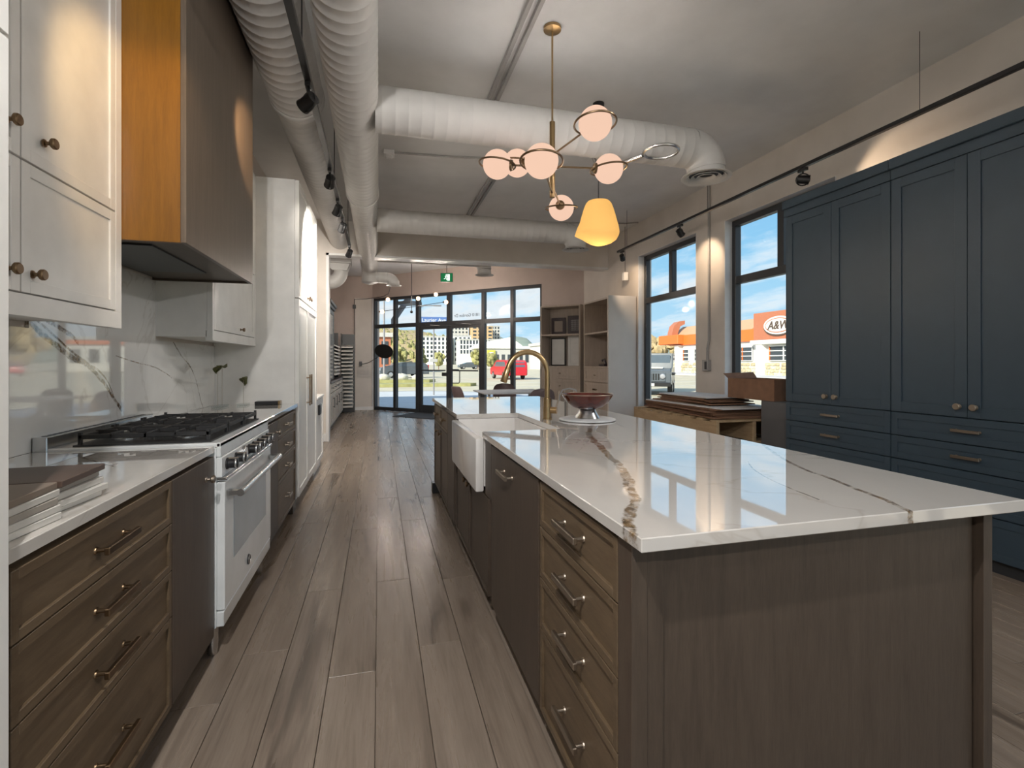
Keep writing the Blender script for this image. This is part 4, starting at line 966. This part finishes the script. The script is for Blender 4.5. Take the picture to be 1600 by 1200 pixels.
# ---------------------------------------------------------------- far room, left side
MF = face_px(-.86)
c = thing('display_cabinet', 'dark cabinet with grey door fronts and dark top in the far room', 'cabinet', base_origin(MF, 9.5, 13.0))
MB(MF).box(9.55, 12.7, -.60, 0, .10, .88).build('body', M_black, c); MB(MF).box(9.55, 12.7, -.60, -.05, 0, .10).build('toe_kick', M_black, c)
MB(MF).box(9.53, 12.72, -.62, .03, .88, .92, .003).build('top', M_mauve, c)
for k in range(5):
    a = 9.56+k*.63; d = panel_front(MF, a, a+.62, .11, .70, M_t2, 'door', c, .07); pull(MF, a+.55, .50, .20, d, M_black, vertical=True)
    d = panel_front(MF, a, a+.62, .71, .87, M_t2, 'drawer', c, .03); pull(MF, a+.31, .79, .14, d, M_black)
c = thing('black_hutch', 'tall black hutch with cornice just inside the far room', 'cabinet', (-1.15, 9.9, .92))
MB().box(-1.46, -.895, 9.55, 10.75, .925, 2.30, .003).build('body', M_black, c); MB().box(-1.47, -.86, 9.53, 10.79, 2.30, 2.36, .006).box(-1.47, -.83, 9.51, 10.82, 2.36, 2.42, .008).build('cornice', M_black, c)
MB().box(-.895, -.88, 9.57, 9.64, .94, 2.28).box(-.895, -.88, 10.66, 10.73, .94, 2.28).box(-.895, -.88, 9.64, 10.66, 2.2, 2.28).build('door_frame', M_dark, c)
MB().box(-.893, -.889, 9.64, 10.66, .94, 2.2).build('pane', M_glassd, c)
rk = thing('tile_rack', 'sloped rack of pale tile samples on the dark cabinet', 'rack', (-1.15, 11.2, .92))
MB().box(-1.44, -1.38, 10.9, 12.3, .925, 1.95).box(-1.38, -.92, 10.88, 10.9, .925, 1.95).box(-1.38, -.92, 12.3, 12.32, .925, 1.95).build('case', M_black, rk)
for k in range(9):
    z0 = 1.0+k*.075; MB().extrude([(-.87, 10.92, z0), (-1.30, 10.92, z0+.16), (-1.30, 10.92, z0+.175), (-.87, 10.92, z0+.03)], (0, 1.36, 0)).build('tile_sample', M_t1, rk)
rk = thing('tile_tower', 'tall black tower rack stepped with pale tile samples against the far wall', 'rack', (-.76, 13.2, 0))
MB().box(-.90, -.60, 13.35, 13.55, 0, 1.98, .003).build('back', M_black, rk); MB().box(-.91, -.895, 12.95, 13.36, 0, 1.98).build('side', M_black, rk); MB().box(-.61, -.595, 13.25, 13.36, 0, 1.98).build('side', M_black, rk)
for k in range(17):
    z0 = .15+k*.092; MB().extrude([(-.893, 12.94, z0), (-.893, 13.33, z0+.07), (-.893, 13.33, z0+.085), (-.893, 12.94, z0+.03)], (.27, 0, 0)).build('tile_sample', M_t1, rk)
# wall items in the far room
wl = thing('swing_arm_lamp', 'black disc shaded swing-arm wall lamp in front of the storefront', 'wall lamp', (-.42, 13.78, 1.25))
MB().box(-.50, -.43, 13.70, 13.797, 1.17, 1.29, .004).build('wall_box', M_black, wl)
MB().tube([(-.46, 13.70, 1.24), (-.40, 13.5, 1.22), (-.25, 13.2, 1.26), (-.05, 12.95, 1.38), (.10, 12.72, 1.52)], .009, 8).build('arm', M_black, wl)
dn = Vector((-.2, -1, -.85)).normalized()
MB().lathe([(.002, -.045), (.06, -.04), (.16, -.015), (.218, .02), (.222, .028), (.212, .028), (.002, .02)], (.123, 12.70, 1.556), 36, dn).build('shade', M_black, wl)
cd = thing('wall_cable', 'thin black cable running down and along the pier by the storefront', 'cable', (-.62, 13.78, 2.9))
MB().tube([(-.62, 13.775, .55), (-.64, 13.775, .7), (-.61, 13.775, 1.6), (-.62, 13.775, 2.93), (-.3, 13.775, 2.95), (.1, 13.6, 3.0), (.24, 13.1, 3.02), (.28, 11.0, 3.05), (.28, 10.1, 3.0)], .008, 6).build('cable', M_black, cd)
MB().box(-.665, -.585, 13.74, 13.78, 2.68, 2.78, .004).build('junction_box', M_black, cd)
MB().box(-.55, -.26, 13.785, 13.799, .88, 1.14, .003).build('access_panel', M_wall, None, (-.4, 13.79, .93)); bpy.data.objects['access_panel']['label'] = 'small square access panel low on the pier by the storefront'; bpy.data.objects['access_panel']['category'] = 'panel'
for p in ('frame_line',):
    o = bpy.data.objects['access_panel']; MB().box(-.48, -.33, 13.775, 13.785, .95, 1.07, .003).build('cover', M_wall, o)
# exit sign
M_green = emit('lit green sign face', (.02, .20, .07), .5); M_signw = emit('lit white pictogram', (.8, 1, .85), .9)
ex = thing('exit_sign', 'green running man exit sign hanging in the far room', 'sign', (1.21, 9.4, 2.87))
EM = Matrix.Translation((1.235, 9.42, 2.87)) @ Matrix.Rotation(-.26, 4, 'Z')
MB(EM).box(-.115, .115, 0, .03, -.085, .085, .003).build('case', M_dark, ex)
MB(EM).box(-.108, .108, -.002, 0, -.078, .078).build('face', M_green, ex)
MB(EM).box(.012, .060, -.004, -.002, -.06, .06).build('doorway', M_signw, ex)
man = MB(EM); man.lathe([(.0, 0), (.011, 0), (.011, .002), (.0, .002)], (-.006, -.006, .048), 12, (0, 1, 0))
for a, b in (((-.008, .035), (-.016, -.002)), ((-.010, .03), (.014, .012)), ((-.012, .03), (-.032, .016)), ((-.016, 0), (.004, -.022)), ((.004, -.022), (0, -.05)), ((-.016, 0), (-.03, -.024)), ((-.03, -.024), (-.05, -.028))):
    man.cyl((a[0], -.005, a[1]), (b[0], -.005, b[1]), .0055, None, 6)
man.build('running_man', M_signw, ex)
MB(EM).cyl((0, .015, .085), (0, .015, H-2.871), .006, None, 6).build('stem', M_dark, ex)
# mat
tag(MB().prism([(.30, 12.0), (.95, 12.80), (1.75, 12.0), (1.15, 11.15)], .001, .012, .002).build('door_mat', paint('charcoal mat', (.035, .037, .04), .9, bump=.3, bscale=200), None, (1.0, 12.0, .001)), 'charcoal entrance mat inside the storefront doors', 'mat')

# ---------------------------------------------------------------- outdoors
M_asph = paint('sunlit asphalt', (.50, .455, .345), .9, var=.12, scale=.6, bump=.1)
M_conc = paint('pale concrete', (.50, .52, .54), .85, var=.06, scale=1.5)
M_kerb = paint('grey kerb', (.33, .34, .36), .85)
M_grass = paint('dry grass', (.34, .33, .14), .95, var=.25, scale=2)
M_rock = paint('pale boulder', (.55, .53, .46), .9, var=.2, scale=3)
M_orange = paint('orange metal', (.72, .16, .03), .5)
M_terra = paint('terracotta metal', (.42, .15, .08), .5)
M_bwhite = paint('white stucco', (.78, .77, .72), .8)
M_bgrey = paint('grey stucco', (.50, .49, .46), .8)
M_tan = paint('tan stucco', (.52, .36, .20), .8)
M_win = paint('dark window', (.05, .06, .07), .2)
M_roofm = paint('tan metal roof', (.50, .31, .18), .5)
M_stone = paint('yellow fieldstone', (.55, .48, .30), .85, var=.35, scale=4, bump=.4, bscale=6)
M_tree = paint('olive foliage', (.28, .27, .11), .9, var=.5, scale=.7, bump=.5, bscale=2)
M_bare = paint('bare tan trees', (.40, .31, .17), .9, var=.4, scale=.7)
M_red = paint('red car paint', (.52, .02, .03), .2); M_carg = paint('car glass', (.10, .13, .16), .08); M_tyre = paint('tyre rubber', (.02, .02, .02), .8)
M_cgrey = paint('grey car paint', (.10, .115, .13), .25); M_hub = paint('alloy wheel', (.6, .6, .62), .3, .8)
def st_(mb, name, m): return structure(mb.build(name, m))
st_(MB().prism([(-900, -300), (900, -300), (900, 1800), (-900, 1800)], -.30, -.225), 'ground', M_asph)
st_(MB().prism([(-12, 14.25), (-.1, 14.25), (4.5, 9.75), (4.5, -4), (7.5, -4), (7.5, 14), (5.8, 20.5), (2.0, 22.6), (-12, 22.2)], -.22, -.03), 'sidewalk', M_conc)
st_(MB().prism([(-12, 22.2), (2.0, 22.6), (5.8, 20.5), (7.5, 14), (7.5, -4), (7.7, -4), (7.7, 14.1), (5.95, 20.7), (2.05, 22.85), (-12, 22.45)], -.22, -.02), 'kerb', M_kerb)
st_(MB().prism([(-20, 30.0), (5.5, 30.6), (6.0, 31.3), (5.5, 32.0), (-20, 34.5)], -.22, -.04), 'verge', M_grass)
st_(MB().prism([(-20, 36.5), (3.6, 37.2), (4.2, 38.6), (-20, 41.5)], -.22, -.02), 'planting_bed', M_grass)
for x0, x1, y in ((8, 60, 38), (4, 60, 52), (6, 60, 29)): pass
st_(MB().box(-16, -1.80, -4, 13.9, -.22, 5.2), 'adjoining_unit_for_shade', M_bgrey)  # unseen neighbouring mass, added so its shadow covers the sidewalk
ln = thing('road_marking', 'faded lane lines on the sunlit road outside', 'road marking', (10, 40, -.22))
for (a, b, c_, d_) in ((6, 29.0, 40, 25.0), (5, 35.5, 45, 30.5), (5, 47.5, 32, 43.6), (5, 56.5, 32, 53)):
    MB().prism([(a, b), (c_, d_), (c_, d_+.35), (a, b+.35)], -.224, -.218).build('line', M_bgrey, ln)
def blob(mb, c, r, sc=(1, 1, 1), seg=8, rings=6, jit=.18):
    R = []
    for i in range(rings+1):
        a = PI*i/rings; rr = max(math.sin(a)*r, .002); z = -math.cos(a)*r
        R.append([Vector(c)+Vector((rr*math.cos(2*PI*k/seg)*sc[0], rr*math.sin(2*PI*k/seg)*sc[1], z*sc[2]))*(1+random.uniform(-jit, jit)) for k in range(seg)])
    mb.loft(R)
for i, (x, y, r, lb) in enumerate(((.35, 38.2, .38, 'pale boulder leftmost in the planting bed outside'), (1.6, 38.0, .42, 'pale boulder in the middle of the planting bed outside'), (2.75, 37.9, .34, 'pale boulder rightmost in the planting bed outside'))):
    mb = MB(); blob(mb, (x, y, .12), r, (1.25, .9, .75), 12, 8, .12); tag(mb.build('boulder', M_rock, None, (x, y, -.1)), lb, 'boulder', 'boulders outside')

def car(name, label, loc, rot, paint_m, L=4.9, Wd=1.9, Hh=1.7, kind='van'):
    t = thing(name, label, 'car', (0, 0, 0)); w = Wd/2
    if kind == 'van': prof = [(-L/2, .35), (-L/2, .75), (-L/2+.10, 1.0), (-L/2+.95, 1.08), (-L/2+1.75, Hh-.08), (-L/2+2.4, Hh), (L/2-.5, Hh-.03), (L/2-.12, Hh-.25), (L/2, 1.0), (L/2, .35)]
    else: prof = [(-L/2, .45), (-L/2, 1.05), (-L/2+.15, 1.18), (-L/2+1.35, 1.22), (-L/2+1.55, Hh-.05), (L/2-.1, Hh), (L/2, 1.15), (L/2, .45)]
    body = MB().extrude([(x, -w, z) for x, z in prof], (0, 2*w, 0)); bmesh.ops.bevel(body.bm, geom=body.bm.edges[:], offset=.05, segments=2, affect='EDGES'); body.build('body', paint_m, t)
    zb = 1.08
    for s in (-1, 1):
        if kind == 'van': pts = [(-L/2+1.35, 1.12), (-L/2+1.95, Hh-.16), (L/2-.55, Hh-.16), (L/2-.25, 1.12)]
        else: pts = [(-L/2+1.55, 1.25), (-L/2+1.7, Hh-.15), (L/2-.25, Hh-.13), (L/2-.2, 1.25)]
        MB().extrude([(x, s*(w+.004) if s > 0 else s*(w+.004)-.0, z) for x, z in pts], (0, -s*.03, 0)).build('side_window', M_carg, t)
    if kind == 'van':
        MB().extrude([(-L/2+1.02, -w+.15, 1.13), (-L/2+1.02, w-.15, 1.13), (-L/2+1.70, w-.22, Hh-.12), (-L/2+1.70, -w+.22, Hh-.12)], (-.03, 0, .03)).build('windscreen', M_carg, t)
        MB().extrude([(L/2-.06, -w+.2, 1.08), (L/2-.06, w-.2, 1.08), (L/2-.20, w-.25, Hh-.2), (L/2-.20, -w+.25, Hh-.2)], (.05, 0, .0)).build('rear_window', M_carg, t)
        for s in (-1, 1): MB().box(L/2-.05, L/2+.02, s*(w-.12)-.1, s*(w-.12)+.1, .85, 1.25, .02).build('tail_light', M_red, t); MB().box(-L/2-.02, -L/2+.1, s*(w-.25)-.2, s*(w-.25)+.2, .72, .9, .02).build('headlight', M_hub, t)
        MB().box(L/2-.01, L/2+.06, -w+.1, w-.1, .35, .60, .03).build('bumper', paint_m, t)
    else:
        MB().box(-L/2+1.42, -L/2+1.46, -w+.12, w-.12, 1.27, Hh-.12).build('windscreen', M_carg, t)
        gr = MB().box(-L/2-.04, -L/2, -.62, .62, .62, 1.04, .02).build('grille', M_cgrey, t)
        for k in range(7): MB().box(-L/2-.055, -L/2-.04, -.36+k*.11, -.30+k*.11, .70, .98, .005).build('grille_slot', M_black, gr)
        for s in (-1, 1): MB().lathe([(.12, 0), (.12, .04), (.10, .06), (.01, .065)], (-L/2-.03, s*.50, .86), 16, (-1, 0, 0)).build('headlight', M_hub, t)
        MB().box(-L/2-.25, -L/2-.05, -.85, .85, .42, .60, .03).build('bumper', M_black, t); MB().box(-L/2-.262, -L/2-.25, -.16, .16, .44, .56).build('plate', M_bwhite, t)
        for s in (-1, 1): MB().box(-L/2+.1, -L/2+1.1, s*(w+.02)-.12, s*(w+.02)+.12, .92, 1.02, .03).build('fender', M_black, t)
        MB().box(-L/2+.3, -L/2+1.2, -.5, .5, 1.2, 1.26, .02).build('bonnet', M_bwhite, t)
    for x in (-L/2+.95, L/2-.95):
        for s in (-1, 1):
            wh = MB().lathe([(.2, -.11), (.33, -.10), (.35, -.06), (.35, .06), (.33, .10), (.2, .11)], (x, s*(w-.10), .35), 20, (0, 1, 0)).build('wheel', M_tyre, t)
            MB().lathe([(.01, 0), (.20, 0), (.20, .015), (.01, .03)], (x, s*(w-.0), .35), 16, (0, s, 0)).build('hub', M_hub, wh)
    t.location = loc; t.rotation_euler.z = rot; return t
car('minivan', 'red minivan driving on the road outside the storefront', (11.2, 43.4, -.22), math.radians(-86), M_red)
car('off_road_car', 'grey off-road car parked outside the far window, seen head on', (12.9, 21.6, -.22), math.radians(55), M_cgrey, 4.0, 1.75, 1.95, 'jeep')
car('parked_car', 'grey car parked at the left behind the boulders outside', (2.2, 48.8, -.22), math.radians(12), M_cgrey, 4.6, 1.8, 1.5)
car('parked_car', 'dark car in the distant car park below the white apartment block', (19, 108, -.22), .1, M_cgrey, 4.6, 1.8, 1.5)
car('parked_car', 'white car in the distant car park below the white apartment block', (27, 108, -.22), .1, M_bwhite, 4.6, 1.8, 1.5)
car('parked_car', 'red car beyond the off-road car near the restaurant', (36, 66, -.22), .9, M_red, 4.6, 1.8, 1.5)

# street sign and poles
sg = thing('street_sign', 'blue street name sign on a grey pole outside the doors', 'sign', (2.1, 19.9, -.22))
M_sblue = paint('sign blue', (.09, .17, .40), .4); M_pole = paint('galvanised pole', (.30, .29, .30), .4, .4)
MB().cyl((2.1, 19.9, -.05), (2.1, 19.9, 3.06), .03, None, 10).build('pole', M_pole, sg)
SM = Matrix.Translation((2.1, 19.84, 2.93)) @ Matrix.Rotation(-.10, 4, 'Z')
MB(SM).box(-.52, .52, 0, .02, -.13, .13, .004).build('plate', M_sblue, sg)
text_obj('lettering', 'Laurier Ave', .20, M_bwhite, SM @ Matrix.Translation((0, -.004, 0)) @ Matrix.Rotation(PI/2, 4, 'X'), sg, depth=.002)
MB().box(1.93, 2.24, 19.82, 19.85, 1.28, 1.40, .003).build('small_plate', M_bgrey, sg)
for x, y, h, lb in ((.45, 46.5, 9, 'tall grey lamp post outside the leftmost storefront panes'), (3.2, 44, 6, 'thin grey post behind the boulders outside')):
    p = thing('lamp_post', lb, 'lamp post', (x, y, -.22)); MB().cyl((x, y, -.22), (x, y, h), .11, .07, 10).build('pole', M_pole, p); MB().tube([(x, y, h-.05), (x+.6, y, h+.2), (x+1.6, y, h+.25)], .05, 8).build('bracket', M_pole, p)
    MB().box(x+1.4, x+2.1, y-.12, y+.12, h+.18, h+.30, .02).build('lamp_head', M_pole, p)

# distant buildings: body, roof edge, each window a part
def building(label, x0, x1, y, dep, h, m, cols, rows, ww, wh, zb=1.2, group='distant buildings', top=None, name='apartment_block', balc=False):
    t = thing(name, label, 'building', ((x0+x1)/2, y, -.22), group)
    MB().box(x0, x1, y, y+dep, -.22, h).build('wall', m, t); MB().box(x0-.3, x1+.3, y-.3, y+dep+.3, h, h+.6).build('parapet', top or M_bgrey, t)
    me = MB().box(-ww/2, ww/2, -.08, .0, -wh/2, wh/2).mesh('window', M_win); fr = MB().box(-ww/2-.12, ww/2+.12, -.14, -.0, -wh/2-.22, -wh/2).mesh('window_sill', M_bwhite)
    for r in range(rows):
        for c in range(cols):
            o = bpy.data.objects.new('window', me); COL.objects.link(o); o.parent = t
            o.location = (-(x1-x0)/2+(x1-x0)*(c+.5)/cols, 0, zb+.22+(h-zb)*(r+.5)/rows)
            if balc and c % 3 == 1:
                b = bpy.data.objects.new('window_sill', fr); COL.objects.link(b); b.parent = o
    return t
building('white six storey apartment block seen through the left door', 25.5, 44.5, 311, 15, 17.0, M_bwhite, 8, 6, 1.3, 1.7, balc=True)
building('white apartment wing with few windows beside the right door stile', 46, 57, 316, 15, 18.0, M_bwhite, 4, 5, 1.4, 1.8)
building('pale apartment tower seen at the top of the right door', 67, 84, 480, 18, 35.5, M_bgrey, 5, 10, 1.8, 1.8)
building('tan apartment tower with dark balconies at the top of the right door', 86, 106, 470, 18, 36.0, M_tan, 4, 10, 3.2, 1.7)
building('slim grey apartment tower right of the tan tower', 103, 118, 490, 18, 37.5, M_bgrey, 5, 11, 1.5, 2.0)
building('long low white building with a band of dark windows', 46, 76, 292, 14, 14.5, M_bwhite, 16, 3, 1.1, 2.2, 6)
mall = building('low pale shopping building with a yellow sign behind the red minivan', 24, 42, 118, 14, 4.6, M_bgrey, 12, 1, .8, 1.9, -.2, name='shopping_building', top=M_bwhite)
MB().box(25.2, 27.2, 117.6, 117.9, 2.5, 4.2).box(25.5, 26.9, 117.5, 117.6, 2.8, 3.9).build('sign_frame', paint('sign yellow', (.55, .52, .08), .5), mall); MB().box(25.7, 26.7, 117.4, 117.5, 3.0, 3.7).build('sign_face', M_bwhite, mall)
MB().extrude([(22, 117.8, 4.6), (34, 117.8, 4.6), (34, 117.8, 5.4), (31, 117.8, 7.4), (25, 117.8, 6.2)], (0, 10, 0)).build('gable', M_bwhite, mall)
m2 = building('white shop with orange stripe right of the faucet', 33, 46, 96, 12, 4.8, M_bwhite, 5, 1, 1.4, 2.2, -.2, name='shop_building')
MB().box(33, 46, 95.7, 95.95, 4.2, 4.9).build('stripe', M_orange, m2)
for k in range(6):
    x = 33.5+k*.45; tag(MB().lathe([(.22, -.22), (.16, .1), (.16, .8), (.10, 1.0)], (x, 93+.1*k, 0), 12).build('traffic_drum', M_orange, None, (x, 93, -.22)), ['leftmost', 'second', 'third', 'fourth', 'fifth', 'rightmost'][k]+' orange traffic drum in the row by the white shop', 'traffic drum', 'orange drums')
building('low brick house at the left behind the lamp post', -3.2, 1.6, 72, 10, 4.8, M_terra, 3, 2, .9, 1.0, .4, name='house')
# hills and trees
def hill(name, pts, y, dep, m):
    mb = MB(); n = len(pts); rows = []
    for k in range(7):
        s = k/6; prof = math.sin(PI*min(1, s*1.1+.0)*.5) if s < .9 else 1
        rows.append([Vector((x+random.uniform(-1, 1)*.004*y, y+dep*s, -2+(z+2)*prof*(1+random.uniform(-.04, .04)))) for x, z in pts])
    R = [[mb._v(p) for p in r] for r in rows]
    for a, b in zip(R, R[1:]):
        for i in range(n-1): mb.bm.faces.new([a[i], a[i+1], b[i+1], b[i]])
    return structure(mb.build(name, m))
hill('hillside', [(-160, 30), (-90, 46), (-40, 54), (-5, 60), (30, 55), (60, 52), (95, 44), (140, 30), (220, 10)], 620, 240, M_bare)
hill('mountain', [(250, 10), (331, 42), (360, 78), (386, 99), (405, 92), (425, 80), (450, 92), (490, 88), (540, 40), (700, 70), (900, 60), (1200, 80), (1500, 60), (1900, 20)], 1440, 300, paint('blue green mountain', (.20, .24, .20), .9, var=.2, scale=.01))
mb = MB()
for k in range(520):
    s = random.random(); x = random.uniform(-120, 110); z = -1+(52-abs(x-10)*.14)*math.sin(s*PI/2); r = random.uniform(2.2, 4.6)
    blob(mb, (x, 620+220*s-3, z+r*.6), r, (.8, .8, 1.3), 6, 4, .25)
o = mb.build('hillside_trees', M_tree, None, (0, 620, 0)); tag(o, 'olive trees covering the hillside seen through the left storefront panes', 'trees', kind='stuff')
def tree(label, x, y, h, r, m=M_tree, group='street trees outside'):
    t = thing('tree', label, 'tree', (x, y, -.22), group)
    MB().cyl((x, y, -.22), (x, y, h*.6), .09*h/4, .04*h/4, 8).build('trunk', M_card, t)
    mb = MB()
    for k in range(26): 
        a = random.uniform(0, 2*PI); q = random.random()**.5*r; z = h*.62+random.uniform(-.42, .42)*h*.8; q *= max(.25, 1-abs(z-h*.62)/(h*.5))
        blob(mb, (x+q*math.cos(a), y+q*math.sin(a), z), r*random.uniform(.22, .4), (1, 1, 1), 6, 4, .25)
    mb.build('foliage', m, t)
for (x, y, h, r, lb) in ((6.5, 82, 3.6, 1.3, 'leafy tree left of the white apartment block, in the second pane'), (12.0, 104, 3.2, 1.5, 'leafy tree below the apartment block in the left door'), (19.5, 100, 3.8, 1.7, 'rounded tree at the left of the right door pane'), (24.5, 110, 3.0, 1.7, 'leafy tree in front of the shopping building'), (2.6, 62, 3.0, .9, 'small tree behind the boulders in the second pane')):
    tree(lb, x, y, h, r)
for k, (x, y) in enumerate(((53, 91), (60, 97), (68, 103), (46, 85), (61, 86))): tree(['nearest', 'middle', 'farthest', 'leftmost', 'rightmost'][k]+' bare tan tree in the row beyond the restaurant', x, y, 6.5, 3.2, M_bare, 'bare trees beyond the restaurant')

# ---------------------------------------------------------------- burger restaurant across the road, its front faces -X
rs = thing('restaurant', 'orange and white burger restaurant seen through the side windows', 'building', (45, 50, -.22))
GZ = -.22; FXR = 39.0
MB().box(FXR+.6, FXR+14, 36, 60, GZ, 4.0).build('wall', M_bwhite, rs)
MB().box(FXR+.3, FXR+14, 34, 62, 3.55, 4.9, .05).build('orange_band', M_orange, rs)
MB().extrude([(FXR+.4, 46, 4.9), (FXR+.4, 62, 4.9), (FXR+2.2, 61.5, 6.2), (FXR+2.2, 46, 6.2)], (3, 0, 0)).build('roof', M_roofm, rs)
MB().box(FXR, FXR+2, 37.0, 45.3, 3.60, 6.5, .05).build('sign_wall', M_terra, rs)
MB().box(FXR-.2, FXR+.6, 36, 45.6, 3.15, 3.60, .04).build('cornice', M_bwhite, rs)
for y in (36.6, 44.4, 51.5, 59.6):
    MB().box(FXR-.1, FXR+.75, y-.45, y+.45, GZ, 3.6, .03).build('column', M_bwhite, rs)
MB().extrude([(FXR-.4, 61.2, 3.6), (FXR-.4, 61.2, 5.2), (FXR-.1, 61.2, 6.2), (FXR+.6, 61.2, 6.8), (FXR+1.6, 61.2, 7.0), (FXR+1.6, 61.2, 6.5), (FXR+.9, 61.2, 6.2), (FXR+.5, 61.2, 5.2), (FXR+.5, 61.2, 3.6)], (0, -1.1, 0)).build('curved_fin', M_terra, rs)
MB().box(FXR-.6, FXR+1, 58.5, 63.2, 3.7, 4.95, .05).build('entrance_canopy', M_orange, rs)
for (a, b) in ((37.9, 43.5), (46.0, 50.6), (52.4, 56.4), (57.6, 58.8)):
    w = MB().box(FXR+.5, FXR+.62, a, b, 1.45, 2.95).build('window', M_win, rs)
    n = max(1, int((b-a)/1.5))
    for k in range(n+1): y = a+(b-a)*k/n; MB().box(FXR+.42, FXR+.5, y-.05, y+.05, 1.45, 2.95).build('mullion', M_orange if k % 2 else M_bwhite, w)
    for z in (1.45, 1.95, 2.45, 2.95): MB().box(FXR+.42, FXR+.5, a, b, z-.04, z+.04).build('glazing_bar', M_bwhite, w)
cols = [M_stone, paint('tan fieldstone', (.46, .38, .24), .85, var=.3, scale=3), paint('cream fieldstone', (.64, .58, .42), .85, var=.3, scale=3)]
sb = MB().box(FXR+.35, FXR+.6, 36, 60, GZ, 1.25).build('stone_base', M_rock, rs)
smesh = [MB().box(-.06, .02, -.34, .34, -.15, .15, .05).mesh('stone', c) for c in cols]
for r in range(4):
    y = 37+random.random()*.5
    while y < 59:
        o = bpy.data.objects.new('stone', random.choice(smesh)); COL.objects.link(o); o.parent = sb; o.location = Vector((FXR+.34, y, .02+r*.34))-off(sb); w = random.uniform(.75, 1.35); o.scale = (1, w, random.uniform(.85, 1.08)); y += .74*w+.04
# oval emblem
def oval(mb, x, y, z, a, b, t): mb.extrude([(x, y+a*math.cos(2*PI*k/36), z+b*math.sin(2*PI*k/36)) for k in range(36)], (-t, 0, 0)); return mb
EY, EZ = 41.7, 5.02
em = oval(MB(), FXR, EY+.06, EZ-.10, 1.95, .98, .10).build('emblem_backing', M_t3, rs)
oval(MB(), FXR-.10, EY, EZ, 1.95, .92, .04).build('emblem_rim', M_bwhite, em); oval(MB(), FXR-.14, EY, EZ, 1.75, .76, .02).build('emblem_band', M_terra, em); oval(MB(), FXR-.16, EY, EZ, 1.62, .66, .02).build('emblem_face', M_bwhite, em)
text_obj('emblem_letters', 'A&W', 1.15, M_t3, Matrix.Translation((FXR-.20, EY, EZ-.03)) @ Matrix.Rotation(-PI/2, 4, 'Z') @ Matrix.Rotation(PI/2, 4, 'X'), em, depth=.02, bold=True, shear=.25)
st_(MB().prism([(34, 30), (39.4, 30), (39.4, 64), (34, 64)], -.22, -.08), 'restaurant_walk', M_conc)
for o in bpy.data.objects:
    if o.type == 'MESH' and o.parent is None and 'kind' not in o and 'label' not in o: print('UNLABELLED', o.name)
